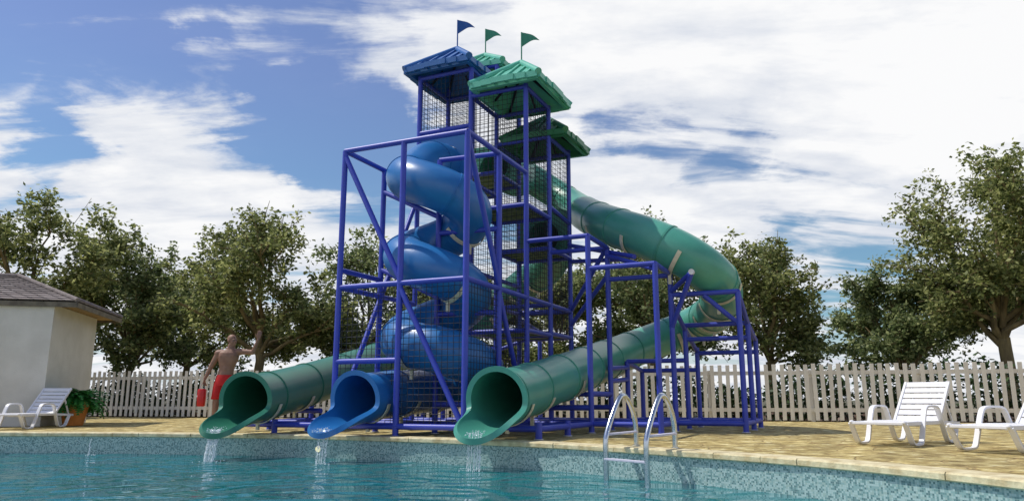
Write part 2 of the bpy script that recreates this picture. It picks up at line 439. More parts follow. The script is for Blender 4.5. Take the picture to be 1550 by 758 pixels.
# coping stones
b = MB(); rnd = random.Random(4); d = -180.0
while d < 180:
    step = rnd.uniform(2.3, 3.6); d2 = min(180, d + step)
    e = .018; m_ = 4; z1 = .012 + rnd.uniform(-.003, .003); ins = -.035 + rnd.uniform(-.008, .008)
    ring = []
    for q in range(m_ + 1):
        dd = d + e + (d2 - d - 2 * e) * q / m_
        i0 = pp(dd, ins + .012, z1); i1 = pp(dd, ins, z1 - .014); i2 = pp(dd, ins, -.045); i3 = pp(dd, ins + .012, -.056); o1 = pp(dd, COPE_W, -.056); o0 = pp(dd, COPE_W, z1)
        ring.append([i0, i1, i2, i3, o1, o0])
    vs = [p for r_ in ring for p in r_]; fs = []
    for q in range(m_):
        for w in range(6): fs.append((q * 6 + w, q * 6 + (w + 1) % 6, q * 6 + 6 + (w + 1) % 6, q * 6 + 6 + w))
    fs += [(5, 4, 3, 2, 1, 0), tuple(m_ * 6 + w for w in range(6))]
    b.add(vs, fs); d = d2
tag(b.build('pool_coping', M_COPE, smooth=30), kind='structure')

# ------------------------------------------------------------------ slide tower
TW = empty('slide_tower', ORG)
tag(TW, 'tall purple-blue steel slide tower with four small hip roofs and three pennants', 'slide tower')
PR = .049
def post(i, j, z1, z0=0.0, r=PR):
    m = MB(); m.cyl(G(i, j, 0) + UP * .012, G(i, j, z1), r, n=12)
    o = m.build('post', M_STEEL, TW, smooth=40)
    m = MB(); m.cyl(G(i, j, 0) + UP * .0, G(i, j, 0) + UP * .014, r * 1.45, n=14)
    c = m.build('base_plate', M_CAP, o, off=ORG)
    return o
def beam(a, c, r=PR * .92, name='beam'):
    m = MB(); p0, p1 = G(*a), G(*c)
    m.cyl(p0, p1, r, n=12); return m.build(name, M_STEEL, TW, smooth=40)
# posts  (i, j, top)
for i, j, z in ((-2, 2, 4), (-2, 1, 4), (-2, 0, 4), (-1, 0, 4), (-1, 2, 4), (-1.08, .95, 4), (0, 0, 5.5), (0, 1, 6), (0, 2, 6), (1, 0, 5.5), (1, 1, 6.5), (1, 2, 6.5),
                (2, 0, 5), (2, 1, 6.5), (2, 2, 6.5), (0, -1, 2.88), (1, -1, 2.88), (0, -2, 2.38), (1, -2, 2.38), (1, -3, 2.05), (2, -3, 1.67), (3, -3, 1.49), (2, -2, 1.67), (3, -2, 1.37),
                (-2, -1, .2), (-1, -1, .2), (2, -1, 1.1), (3, -1, 1.0), (-2, 3, .2), (-2, 3.78, .2), (-1, 4, .2), (-1.3, 3, .2), (0, 3, .6), (0, 4, .6), (1, 3, 1.0), (1, 4, 1.0), (2, 3, 1.2), (2.0, 4, 1.2), (3, 2, 1.5), (3, 1, 1.8)):
    post(i, j, z)
bl = []
# front-left cage
for z in (4, 2):
    bl += [((-2, 2, z), (-2, 0, z)), ((-2, 2, z), (-1, 2, z)), ((-2, 0, z), (-1, 0, z)), ((-1, 0, z), (0, 0, z))]
bl += [((-1, 2, 4), (0, 2, 4)), ((-1, 0, 4), (-1.08, .95, 4)), ((-2, 2, .975), (-2, 1, .975)), ((-1, 2, 2), (0, 2, 2)),
       ((-1, 2, 3.65), (-1.08, .95, 3.12)), ((-1.08, .95, 2.87), (-1, 0, 2.87)), ((-1, 2, 2.42), (-1.08, .95, 1.92)), ((-1, 2, 2.25), (-2, 2, 2.25)),
       ((-1.08, .95, 1.67), (-1, 0, 1.67)), ((-1.08, .95, .40), (-1, 0, .40))]
# diagonals
bl += [((-2, 2, 3.93), (-2, 1, 2.05)), ((-2, 1, 1.95), (-2, 0, .1)), ((-2, 0, 3.95), (-1, 0, 2.05)), ((-1, 0, 1.95), (0, 0, .1)), ((0, 2, 3.8), (-2, 2, .1))]
# towers: eave rings and rails
def ring(i0, i1, j0, j1, z):
    return [((i0, j0, z), (i0, j1, z)), ((i1, j0, z), (i1, j1, z)), ((i0, j0, z), (i1, j0, z)), ((i0, j1, z), (i1, j1, z))]
bl += ring(0, 1, 1, 2, 5.96) + ring(0, 1, 0, 1, 5.46) + ring(1, 2, 0, 1, 4.93) + ring(1, 2, 1, 2, 6.46)
bl += [((0, 2, 4.95), (0, 1, 4.95)), ((0, 1, 4.4), (0, 0, 4.4))][:1]
bl += ring(0, 1, 1, 2, 3.98) + ring(0, 1, 0, 1, 3.48) + ring(1, 2, 0, 1, 2.96) + ring(1, 2, 1, 2, 4.42)
bl += ring(0, 1, 0, 1, 1.5) + ring(1, 2, 0, 1, 1.53) + ring(1, 2, 0, 1, 2.0) + [((1, 1, 2.5), (2, 1, 2.5)), ((0, 1, 2.5), (1, 1, 2.5)), ((1, 2, 2.2), (2, 2, 2.2)), ((2, 0, 3.6), (1, 0, 3.69))]
bl += [((0, 0, 1.72), (-1, 0, 1.41))][:0]
# portals
bl += [((0, 0, 2.88), (0, -1, 2.88)), ((1, 0, 2.88), (1, -1, 2.88)), ((0, -1, 2.88), (1, -1, 2.88)), ((0, -1, 2.38), (0, -2, 2.38)), ((1, -1, 2.36), (1, -2, 2.36)), ((0, -2, 2.38), (1, -2, 2.38)),
       ((1, -2, 2.05), (1, -3, 2.05)), ((1, -3, 2.05), (2, -3, 1.67)), ((2, -3, 1.67), (3, -3, 1.47)), ((1, -2, 1.95), (2, -2, 1.6)), ((2, -2, 1.67), (2, -3, 1.67)), ((2, -2, 1.44), (2, -3, 1.44)), ((3, -2, 1.27), (3, -3, 1.27)), ((2, -2, 1.6), (3, -2, 1.3)),
       ((2, -1, 1.1), (2, -2, 1.1)), ((2, -1, 1.08), (3, -1, .98)), ((3, -1, .98), (3, -2, .98)), ((1, -1, .95), (2, -1, 1.0)),
       ((1, -2, 1.55), (.55, -2.42, 2.31)), ((1, -2, 2.1), (.55, -2.42, 2.31)), ((1, -2.5, 2.02), (1.2, -3, 1.55)),
       ((2, 0, 2.0), (1, -1, 2.9)), ((2, 0, 1.75), (1.35, -.9, 2.5)), ((2, 0, 3.2), (.6, -1.55, 2.62)), ((1, -1, 2.75), (0, -2, 2.3)), ((2, 0, 2.02), (2, 1, 2.02)),
       ((2, 0, 2.9), (1.4, -1.1, 2.75)), ((0, -1, .55), (1, -1, .55)), ((0, 0, .35), (0, -1, .35)), ((1, 0, .55), (1, -1, .55)), ((1, -1, .75), (2, -1, .8)), ((1, 0, .35), (1, -1, .35)), ((0, 0, 2.0), (1, 0, 2.0))]
# braces to the curved green tube behind
bl += [((2, 1, 1.9), (3, 1, 1.75)), ((3, 1, 1.7), (3, 2, 1.4)), ((2, 2, 1.6), (3, 2, 1.4)), ((1, 3, .95), (1, 4, .95)), ((2, 3, 1.15), (2, 4, 1.15)), ((0, 3, .55), (0, 4, .55)), ((2, 2, 1.3), (2, 3, 1.1)), ((1, 1, 1.0), (1, 2, 1.0))]
# ground frame
gf = .125
for j in (-3, -2, -1, 0, 1, 2):
    i0, i1 = {-3: (1, 3), -2: (0, 3), -1: (-2, 3), 0: (-2, 2), 1: (-2, 2), 2: (-2, 2)}[j]
    bl.append(((i0, j, gf), (i1, j, gf)))
for i in (-2, -1, 0, 1, 2, 3):
    j0, j1 = {-2: (-1, 2), -1: (-1, 2), 0: (-2, 2), 1: (-3, 2), 2: (-3, 2), 3: (-3, -1)}[i]
    bl.append(((i, j0, gf), (i, j1, gf)))
bl += [((-2, 2, gf), (-2, 3.78, gf)), ((-1, 2, gf), (-1, 4, gf)), ((-2, 3.78, gf), (-1, 4, gf)), ((-1, 4, gf), (2, 4, gf)), ((-2, 3, gf), (2, 3, gf)), ((0, 2, gf), (0, 4, gf)), ((1, 2, gf), (1, 4, gf)), ((-1, 3, .3), (-1, 4, .3))]
seen = set()
for a, c in bl:
    key = (a, c)
    if key in seen or (c, a) in seen: continue
    seen.add(key); beam(a, c)
# white end cap on the cantilever strut
m = MB(); p = G(.55, -2.42, 2.31); m.cyl(p - AX * .06, p + AX * .02, .05, n=14); m.build('strut_end_cap', M_CAP, TW, smooth=40)

# platforms
def platform(i0, i1, j0, j1, z):
    m = MB(); e = .035
    q = [G(i0 + e, j0 + e, z), G(i1 - e, j0 + e, z), G(i1 - e, j1 - e, z), G(i0 + e, j1 - e, z)]
    m.poly(q, .045, UP)
    for k in range(1, 4):
        f = k / 4
        m.bar(G(i0 + f * (i1 - i0), j0 + .06, z) - UP * .045, G(i0 + f * (i1 - i0), j1 - .06, z) - UP * .045, .03, .04)
    m.build('platform', M_DECK, TW)
for a in ((0, 1, 1, 2, 4.0), (0, 1, 0, 1, 3.52), (1, 2, 0, 1, 3.0), (1, 2, 1, 2, 4.46), (0, 1, 0, 1, 1.53), (1, 2, 0, 1, 1.56), (1, 2, 1, 2, 2.2), (0, 1, 1, 2, .9)): platform(*a)
# nets
def net(p00, p10, p11, p01, nx, ny, hole=None):
    m = MB(); r = .0052
    def wire(a, c, n):
        if hole is None: m.cyl(a, c, r, n=3, cap=False); return
        n *= 3; run = None
        for q in range(n + 1):
            p = a.lerp(c, q / n); ok = (p - hole).length > .47
            if ok and run is None: run = p
            if run is not None and (not ok or q == n):
                e = p if ok else a.lerp(c, (q - 1) / n)
                if (e - run).length > .01: m.cyl(run, e, r, n=3, cap=False)
                run = None
    for k in range(1, nx):
        t = k / nx; wire(p00.lerp(p10, t), p01.lerp(p11, t), ny)
    for k in range(1, ny):
        t = k / ny; wire(p00.lerp(p01, t), p10.lerp(p11, t), nx)
    m.build('safety_net', M_NET, TW)
def netp(i0, j0, i1, j1, z0, z1, hole=None):
    n = max(2, round(math.hypot(i1 - i0, j1 - j0) * S / .0985)); ny = round((z1 - z0) * S / .0985)
    net(G(i0, j0, z0), G(i1, j1, z0), G(i1, j1, z1), G(i0, j0, z1), n, ny, hole)
for a in ((-2, 1, -2, 0, .12, 2), (-2, 2, -2, 1, .12, 1.98, GM(-2, 1.45, .58)), (-2, 0, -1, 0, .12, 2), (-1, 0, 0, 0, .12, 2), (0, 2, 0, 1, 4.95, 5.96), (0, 2, 1, 2, 4, 5.96), (1, 2, 1, 1, 4.45, 5.96),
          (0, 1, 0, 0, 1.5, 5.46), (0, 0, 1, 0, 1.5, 5.46), (1, 0, 2, 0, 1.53, 4.93), (1, 1, 1, 0, 3.0, 5.46), (2, 1, 2, 0, 3.9, 4.93), (2, 1, 2, 0, 1.53, 2.9), (1, 2, 2, 2, 4.45, 6.46), (2, 2, 2, 1, 5.3, 6.46), (1, 1, 2, 1, 3, 6.4), (0, 1, 1, 1, 1.5, 3.4), (1, 1, 2, 1, 1.5, 2.9)):
    netp(*a)
# entry boards with round holes
def board(i, j0, j1, z0, z1, zc, m):
    b = MB(); n = 32; jc = (j0 + j1) / 2; r = .352 / S; out = []; inn = []
    for k in range(n):
        a = 2 * math.pi * k / n; c, s_ = math.cos(a), math.sin(a)
        inn.append((jc + r * c, zc + r * s_))
        t = min((.47 * (j1 - j0)) / max(abs(c), 1e-6), ((z1 - zc) if s_ > 0 else (zc - z0)) / max(abs(s_), 1e-6))
        out.append((jc + t * c, zc + t * s_))
    vs = []
    for ii in (i - .02, i + .02):
        vs += [G(ii, *p) for p in inn] + [G(ii, *p) for p in out]
    fs = []
    for k in range(n):
        q = (k + 1) % n
        fs += [(k, q, n + q, n + k), (2 * n + k, 3 * n + k, 3 * n + q, 2 * n + q), (k, 2 * n + k, 2 * n + q, q), (n + k, n + q, 3 * n + q, 3 * n + k)]
    b.add(vs, fs); return b.build('entry_board', m, TW)
board(2, 1, 2, 4.47, 5.32, 4.86, M_GREEN); board(2, 0, 1, 3.0, 3.9, 3.38, M_DKGREEN); board(0.02, 1, 2, 4.0, 4.9, 4.38, M_BLUE)
# black hand rails by the low platform
m = MB()
for k in range(5): m.cyl(G(1.2 + k * .16, 1.05, .25), G(1.2 + k * .16, 1.05, 1.15), .013, n=6)
m.cyl(G(1.2, 1.05, 1.15), G(1.84, 1.05, 1.15), .015, n=6); m.build('handrail', M_BLACK, TW)

# roofs
def roof(i0, i1, j0, j1, ze, rise, m, label, flag=None, flagm=None):
    ci, cj = (i0 + i1) / 2, (j0 + j1) / 2
    root_m = MB(); th = .05 / S; sk = .13 / S
    C = [(i0, j0), (i1, j0), (i1, j1), (i0, j1)]
    top = [G(a, c, ze) for a, c in C]; ap = G(ci, cj, ze + rise)
    bot = [G(a, c, ze - sk) for a, c in C]
    k_ = .90
    inn = [G(ci + (a - ci) * k_, cj + (c - cj) * k_, ze - sk) for a, c in C]; apb = G(ci, cj, ze + rise - th * 1.6)
    inn2 = [G(ci + (a - ci) * .86, cj + (c - cj) * .86, ze - .01) for a, c in C]
    vs = top + [ap] + bot + inn + inn2 + [apb]
    fs = []
    for k in range(4):
        q = (k + 1) % 4
        fs += [(k, q, 4), (5 + k, 5 + q, q, k), (9 + k, 9 + q, 5 + q, 5 + k), (13 + k, 13 + q, 9 + q, 9 + k), (17, 13 + q, 13 + k)]
    root_m.add(vs, fs)
    r = root_m.build('roof', m, TW)
    if label: r['label'] = label
    # raised seams with stepped eave blocks
    ribs = MB()
    for k in range(4):
        a, c = top[k], top[(k + 1) % 4]; nseg = 6
        along = (c - a).normalized()
        mid = (a + c) / 2; upd = (ap - mid); inw = upd.normalized(); nrm = along.cross(inw).normalized()
        if nrm.z < 0: nrm = -nrm
        L = (c - a).length
        for q in range(1, nseg):
            f = q / nseg; p = a.lerp(c, f); frac = 1 - abs(f - .5) * 2
            e = p + upd * (frac * .93)
            ribs.bar(p + nrm * .012 - inw * .02, e + nrm * .012, .05, .045, nrm)
        for q in range(nseg):
            f0, f1 = q / nseg, (q + 1) / nseg
            pm = a.lerp(c, (f0 + f1) / 2); lift = .004 + .030 * ((q if q < 3 else 5 - q) / 2)
            ribs.bar(a.lerp(c, f0) + nrm * lift - inw * (.03 + lift) - UP * .03, a.lerp(c, f1) + nrm * lift - inw * (.03 + lift) - UP * .03, .05, .115, UP)
    ribs.build('roof_seams', m, r, off=ORG)
    hb = MB()
    for k in range(4):
        d = (top[k] - ap).normalized()
        hb.cyl(ap + UP * .02 - d * 0, top[k] + d * .05 + UP * .012, 0.068, n=14)
    hb.ball(ap + UP * .02, .07, .07, .06)
    hb.build('hip_bars', m, r, smooth=40, off=ORG)
    ft = MB()
    for k in range(4):
        ft.bar(apb - UP * .05, inn2[k] - UP * .03, .035, .05)
        ft.bar((apb * .45 + (inn2[k] + inn2[(k + 1) % 4]) * .275) - UP * .02, (inn2[k] + inn2[(k + 1) % 4]) / 2 - UP * .03, .03, .04)
    ft.build('rafters', M_NET, r, off=ORG)
    if flag:
        pm = MB(); p0 = ap; zt = G(ci, cj, flag); pm.cyl(p0, zt, .014, n=8)
        po = pm.build('flag_pole', flagm, r, smooth=40, off=ORG)
        fm = MB(); w = .37; h = .33; D = Vector((1, .08, 0)).normalized(); n = 10; T = []; B = []
        for k in range(n + 1):
            t = k / n
            zt_ = -h * .46 * t**1.45 + .018 * math.sin(t * math.pi)
            zb_ = -h * (1 - .53 * (1 - (1 - t)**2.2))
            zb_ = min(zb_, zt_)
            wv = Vector((0, 1, 0)) * (.018 * math.sin(t * 7))
            T.append(zt + D * (w * t) + UP * zt_ + wv); B.append(zt + D * (w * t) + UP * zb_ + wv)
        yy = Vector((0, .003, 0))
        vs = [p + yy for p in T] + [p + yy for p in B] + [p - yy for p in T] + [p - yy for p in B]
        fs = []; n1 = n + 1
        for k in range(n):
            fs += [(k, k + 1, n1 + k + 1, n1 + k), (2 * n1 + k, 3 * n1 + k, 3 * n1 + k + 1, 2 * n1 + k + 1), (k, 2 * n1 + k, 2 * n1 + k + 1, k + 1), (n1 + k, n1 + k + 1, 3 * n1 + k + 1, 3 * n1 + k)]
        fm.add(vs, fs); fm.build('pennant', flagm, po, smooth=60, off=ORG)
M_FLAGG = mat('green_pennant', (.05, .27, .19), (.045, .24, .17), 5, .7)
M_FLAGB = mat('blue_pennant', (.02, .10, .38), (.018, .09, .34), 5, .7)
roof(-.22, 1.22, .94, 2.17, 6.09, .56, M_RBLUE, 'blue hip roof with a blue pennant', 7.24, M_FLAGB)
roof(-.22, 1.22, -.30, .88, 5.57, .56, M_RGREEN, 'mint green hip roof nearest the pool', 6.72, M_FLAGG)
roof(1.0, 2.27, .9, 2.2, 6.56, .48, M_RGREEN, 'mint green hip roof farthest behind', 7.62, M_FLAGG)
roof(1.0, 2.22, -.30, .88, 5.03, .5, M_RDARK, 'dark green lower hip roof without a pennant')

# ------------------------------------------------------------------ water slides
def crs(P, step=.07):
    P = [Vector(p) for p in P]; out = []
    Q = [P[0] * 2 - P[1]] + P + [P[-1] * 2 - P[-2]]
    for k in range(1, len(Q) - 2):
        p0, p1, p2, p3 = Q[k - 1], Q[k], Q[k + 1], Q[k + 2]
        n = max(2, int((p2 - p1).length / step))
        # centripetal
        def tj(ti, a, c): return ti + max(1e-6, (c - a).length) ** .5
        t0 = 0; t1 = tj(t0, p0, p1); t2 = tj(t1, p1, p2); t3 = tj(t2, p2, p3)
        for q in range(n):
            t = t1 + (t2 - t1) * q / n
            A1 = p0 * ((t1 - t) / (t1 - t0)) + p1 * ((t - t0) / (t1 - t0)); A2 = p1 * ((t2 - t) / (t2 - t1)) + p2 * ((t - t1) / (t2 - t1)); A3 = p2 * ((t3 - t) / (t3 - t2)) + p3 * ((t - t2) / (t3 - t2))
            B1 = A1 * ((t2 - t) / (t2 - t0)) + A2 * ((t - t0) / (t2 - t0)); B2 = A2 * ((t3 - t) / (t3 - t1)) + A3 * ((t - t1) / (t3 - t1))
            out.append(B1 * ((t2 - t) / (t2 - t1)) + B2 * ((t - t1) / (t2 - t1)))
    out.append(P[-1])
    for _ in range(6):
        out = [out[0]] + [(out[k - 1] + out[k] * 2 + out[k + 1]) / 4 for k in range(1, len(out) - 1)] + [out[-1]]
    return out
TR = .395
def slide(name, label, pts, m, seam_every=1.15, saddles=(), small_pt=None, TR=.395):
    global SLR; SLR = TR
    C = crs(pts); root = empty(name, (C[-1].x, C[-1].y, 0)); off = root.location.copy()
    tag(root, label, 'water slide', 'water slides of the tower')
    N = 40; nsmall = 0
    cum = [0.0]
    for k in range(1, len(C)): cum.append(cum[-1] + (C[k] - C[k - 1]).length)
    total = cum[-1]
    def fr(k):
        d = (C[min(k + 1, len(C) - 1)] - C[max(k - 1, 0)]).normalized()
        x = d.cross(UP).normalized(); y = x.cross(d).normalized(); return d, x, y
    def at(s):
        if s >= total: 
            d, x, y = fr(len(C) - 1); e = s - total; p = C[-1] + d * e; p.z = C[-1].z + d.z * (e - e * e / 1.6); return p, d, x, y
        k = 0
        lo, hi = 0, len(C) - 1
        while hi - lo > 1:
            md = (lo + hi) // 2
            if cum[md] <= s: lo = md
            else: hi = md
        t = (s - cum[lo]) / max(1e-9, cum[hi] - cum[lo])
        d1, x1, y1 = fr(lo); d2, x2, y2 = fr(hi)
        d = d1.lerp(d2, t).normalized(); x = d.cross(UP).normalized(); y = x.cross(d).normalized()
        return C[lo].lerp(C[hi], t), d, x, y
    if small_pt is not None:
        nsmall = cum[min(range(len(C)), key=lambda k: (C[k] - small_pt).length)]
    rad = lambda s: TR * (.93 if s < nsmall else 1.0)
    tb = MB(); vs = []; K = len(C)
    for rr in (0, -.014):
        for k in range(K):
            d, x, y = fr(k); r = rad(cum[k]) + rr
            for a in range(N):
                t = 2 * math.pi * a / N
                vs.append(C[k] + x * (r * math.sin(t)) - y * (r * math.cos(t)))
    fs = []
    for k in range(K - 1):
        for a in range(N):
            q = (a + 1) % N
            fs.append((k * N + a, k * N + q, (k + 1) * N + q, (k + 1) * N + a))
            o = K * N; fs.append((o + k * N + a, o + (k + 1) * N + a, o + (k + 1) * N + q, o + k * N + q))
    for a in range(N):
        q = (a + 1) % N; fs.append((a, K * N + a, K * N + q, q))
    tb.add(vs, fs); tube = tb.build('tube', m, root, smooth=50)
    # open run-out mouth: the lower half of the shell carries on past the round end
    LM = .91; flare = lambda s: .065 * max(0, min(1, (s - total) / LM)) ** 1.3
    def f(t):                  # t angle from bottom 0..pi
        t %= 2 * math.pi; t = math.degrees(t if t <= math.pi else 2 * math.pi - t)
        T_ = ((0, 1), (12, .99), (24, .945), (34, .87), (42, .78), (48, .68), (53, .57), (57, .45), (60, .34), (63, .22), (67, .11), (73, .03), (82, 0), (130, 0), (180, 0))
        for q in range(len(T_) - 1):
            if t <= T_[q + 1][0]:
                (x1, y1), (x2, y2) = T_[q], T_[q + 1]; x0, y0 = T_[max(0, q - 1)]; x3, y3 = T_[min(len(T_) - 1, q + 2)]
                h = x2 - x1; g = (t - x1) / h; m1 = (y2 - y0) / (x2 - x0) * h; m2 = (y3 - y1) / (x3 - x1) * h
                return (2 * g**3 - 3 * g**2 + 1) * y1 + (g**3 - 2 * g**2 + g) * m1 + (3 * g**2 - 2 * g**3) * y2 + (g**3 - g**2) * m2
        return 0
    mo = MB(); vs = []; n2 = 14; N2 = 80
    for rr in (0, -.014):
        for k in range(n2 + 1):
            for a in range(N2):
                t = 2 * math.pi * a / N2; s = total + LM * f(t) * k / n2
                p, d, x, y = at(s); r = TR + rr + flare(s)
                vs.append(p + x * (r * math.sin(t)) - y * (r * math.cos(t)))
    fs = []
    for k in range(n2):
        for a in range(N2):
            q = (a + 1) % N2
            fs.append((k * N2 + a, k * N2 + q, (k + 1) * N2 + q, (k + 1) * N2 + a)); o = (n2 + 1) * N2
            fs.append((o + k * N2 + a, o + (k + 1) * N2 + a, o + (k + 1) * N2 + q, o + k * N2 + q))
    mo.add(vs, fs); mouth = mo.build('run_out_mouth', m, root, smooth=50)
    fl = MB(); vs = []
    for a in range(N2):
        t = 2 * math.pi * a / N2; s = total + LM * f(t) + .004
        e = .02; ds = (f(t + e) - f(t - e)) * LM; 
        p, d, x, y = at(s)
        rv = x * math.sin(t) - y * math.cos(t)
        tv = (x * math.cos(t) + y * math.sin(t)) * (2 * e * TR) + d * ds
        tv.normalize(); nv = rv.cross(tv).normalized()
        if nv.dot(d) < 0: nv = -nv
        for r, b_ in ((-.016, .014), (.060, .014), (.060, -.012), (-.016, -.012)):
            vs.append(p + rv * (TR + r + flare(s)) + nv * b_)
    fs = []
    for a in range(N2):
        q = (a + 1) % N2
        for w in range(4):
            e = (w + 1) % 4; fs.append((a * 4 + w, a * 4 + e, q * 4 + e, q * 4 + w))
    fl.add(vs, fs); fl.build('mouth_flange', m, mouth, smooth=40, off=off)
    # joint seams
    s = seam_every * .5; 
    while s < total + .01:
        p, d, x, y = at(s); r = rad(s); jm = MB(); vs = []
        for w, (dr, ds) in enumerate(((-.005, -.02), (.014, -.02), (.014, -.003), (.004, -.003), (.004, .003), (.014, .003), (.014, .02), (-.005, .02))):
            for a in range(N):
                t = 2 * math.pi * a / N
                vs.append(p + d * ds + x * ((r + dr) * math.sin(t)) - y * ((r + dr) * math.cos(t)))
        fs = []
        for w in range(7):
            for a in range(N): fs.append((w * N + a, w * N + (a + 1) % N, (w + 1) * N + (a + 1) % N, (w + 1) * N + a))
        jm.add(vs, fs); jm.build('joint_ring', m, root, smooth=30)
        s += seam_every
    # cream saddles
    for sp, span, drop in saddles:
        s = total - sp; p, d, x, y = at(s); sm = MB(); pts_ = []
        r = rad(s) + .016
        vs = []; nA = 14
        for a in range(nA + 1):
            t = R(-span + 2 * span * a / nA)
            rv = x * math.sin(t) - y * math.cos(t)
            for dr, ds in ((0, -.038), (.016, -.038), (.016, .038), (0, .038)): vs.append(p + rv * (r + dr) + d * ds)
        fs = []
        for a in range(nA):
            for w in range(4):
                e = (w + 1) % 4; fs.append((a * 4 + w, a * 4 + e, a * 4 + 4 + e, a * 4 + 4 + w))
        fs += [(3, 2, 1, 0), tuple(nA * 4 + w for w in range(4))]
        sm.add(vs, fs); sd = sm.build('saddle', M_CREAM, root, smooth=30)
        lg = MB(); b0 = p - y * (r + .012); lg.bar(b0, b0 - UP * drop, .055, .035, AX); lg.build('saddle_stem', M_CREAM, sd, off=off)
    return root, at, total
# blue spiral slide
H = [GM(.10, 1.5, 5.14), GM(-.25, 1.5, 5.10), GM(-.7, 1.44, 4.88)]
cx, cy, Rr, Ri = -1.13, .93, .50, .42
z = 4.50; a0 = 0; pitch = 1.42
pts = list(H)
for k in range(0, 37):
    th = 2 * math.pi * k / 16.0
    if k >= 35: break
    i = cx - Ri * math.sin(th); j = cy + Rr * math.cos(th)
    pts.append(GM(i, j, z - pitch * k / 16.0 + (.0)))
pts += [GM(-1.52, .62, 1.33), GM(-1.32, .40, 1.22), GM(-.90, .36, 1.10), GM(-.38, .55, .97), GM(-.10, 1.0, .85), GM(-.3, 1.38, .73), GM(-.9, 1.46, .68), GM(-1.7, 1.46, .62), GM(-2.30, 1.43, .555)]
sl_b, at_b, tb_ = slide('blue_water_slide', 'royal blue tube slide spiralling down inside the front frame', pts, M_BLUE, 1.22, [(.35, 75, .12), (1.35, 70, .1), (2.3, 60, .15), (4.1, 60, .15), (5.6, 70, .15), (7.0, 70, .15), (8.4, 75, .15), (9.8, 70, .15), (11.2, 75, .15)], TR=.38)
# mint green slide leaving to the right
def PX(x, y, Y):                # pin a measured sight line at a chosen depth (m)
    f_, th = 1108, math.atan(225.5 / 1108)
    dx = (x - 775) / f_; dz = -(y - 379) / f_
    r = Vector((dx, math.cos(th) - dz * math.sin(th), math.sin(th) + dz * math.cos(th)))
    return Vector((0, 0, .55)) + r * (Y / r.y)
pts = [GM(1.93, 1.5, 5.73), GM(2.35, 1.5, 5.70), GM(2.75, 1.36, 5.64), PX(795, 266, 17.5), PX(832, 288, 17.7), PX(868, 311, 17.1), PX(898, 330, 15.6), PX(938, 346, 14.1), PX(985, 362, 13.4), PX(1036, 386, 13.1), PX(1074, 412, 13.2), PX(1092, 440, 13.9), PX(1086, 465, 14.9), PX(1064, 484, 16.0), PX(1034, 498, 16.6), PX(1000, 512, 16.6), PX(940, 535, 15.8), PX(900, 551, 14.4), PX(870, 563, 13.45), PX(805, 587, 11.75), PX(752, 604, 10.3)]
sl_g, at_g, tg_ = slide('mint_water_slide', 'mint green tube slide looping out to the right and ending nearest the ladder', pts, M_GREEN, 1.25, [(.4, 75, .1), (1.5, 70, .15), (2.9, 80, .15), (5.6, 80, .15), (7.0, 80, .15), (7.9, 80, .1), (8.7, 80, .12), (9.4, 80, .12), (10.3, 85, .12), (11.3, 85, .18), (12.4, 85, .2), (13.4, 80, .2), (14.8, 80, .15)], small_pt=PX(886, 322, 16.3))
pts = [GM(1.93, .5, 3.97), GM(2.35, .5, 3.92), GM(2.7, .58, 3.82), GM(3.1, .85, 3.6), PX(800, 425, 17.6), PX(768, 452, 17.9), PX(735, 480, 18.0), PX(690, 505, 17.9), PX(640, 524, 17.4), PX(590, 540, 16.6), PX(530, 561, 15.3), PX(470, 580, 14.0), PX(410, 597, 12.7), PX(372, 605, 11.9)]
sl_d, at_d, td_ = slide('dark_green_water_slide', 'darker green tube slide running behind the blue one to the leftmost mouth', pts, M_DKGREEN, 1.3, [(.4, 75, .1), (1.6, 70, .1), (3.4, 60, .15), (6.4, 70, .12), (7.2, 70, .12), (8.0, 70, .12), (8.8, 70, .12), (9.6, 70, .12)])

# falling water at each mouth
def stream(at, total, label, seed, reach=.28, n=26, w=.13):
    rnd = random.Random(seed); p, d, x, y = at(total + .90)
    b = MB(); base = p - y * (TR + .02)
    for k in range(n):
        u = rnd.uniform(-w, w); v = rnd.uniform(.75, 1.15); t0 = rnd.uniform(0, .06)
        st = base + x * u + UP * (.02 + u * u * .8) - d * .1
        vel = d * (reach * v * 3.2)
        T = math.sqrt(2 * (st.z - WATER_Z) / 9.8) ; t = t0
        while t < T:
            ln = rnd.uniform(.012, .035)
            q0 = st + vel * t - UP * (4.9 * t * t); t2 = min(T, t + ln); q1 = st + vel * t2 - UP * (4.9 * t2 * t2)
            q1 += Vector((rnd.uniform(-.008, .008), rnd.uniform(-.008, .008), 0))
            r = rnd.uniform(.003, .0072)
            b.cyl(q0, q1, r * .5, r, n=5)
            t = t2 + rnd.uniform(.002, .012)
    for k in range(70):      # spray on the lip
        q = base + x * rnd.uniform(-w * 1.1, w * 1.1) - d * rnd.uniform(-.08, .2) + UP * rnd.uniform(.0, .05)
        b.ball(q, rnd.uniform(.003, .008), n=5, m=4)
    for k in range(30):
        e = st + vel * T; q = Vector((e.x + rnd.gauss(0, .09), e.y + rnd.gauss(0, .09), WATER_Z + abs(rnd.gauss(0, .02))))
        b.ball(q, rnd.uniform(.003, .009), n=5, m=4)
    o = b.build('falling_water', M_DROP, smooth=60); tag(o, label, 'water stream'); return o
stream(at_g, tg_, 'thin water trickle falling from the mint green slide mouth', 3, .08, 16, .09)
stream(at_b, tb_, 'water trickle falling from the blue slide mouth', 5, .08, 16, .09)
stream(at_d, td_, 'clear splashing water stream pouring from the leftmost dark green slide mouth', 7, .17, 34, .09)
b = MB(); rnd = random.Random(12)
p0 = PX(135, 684, 12.2)
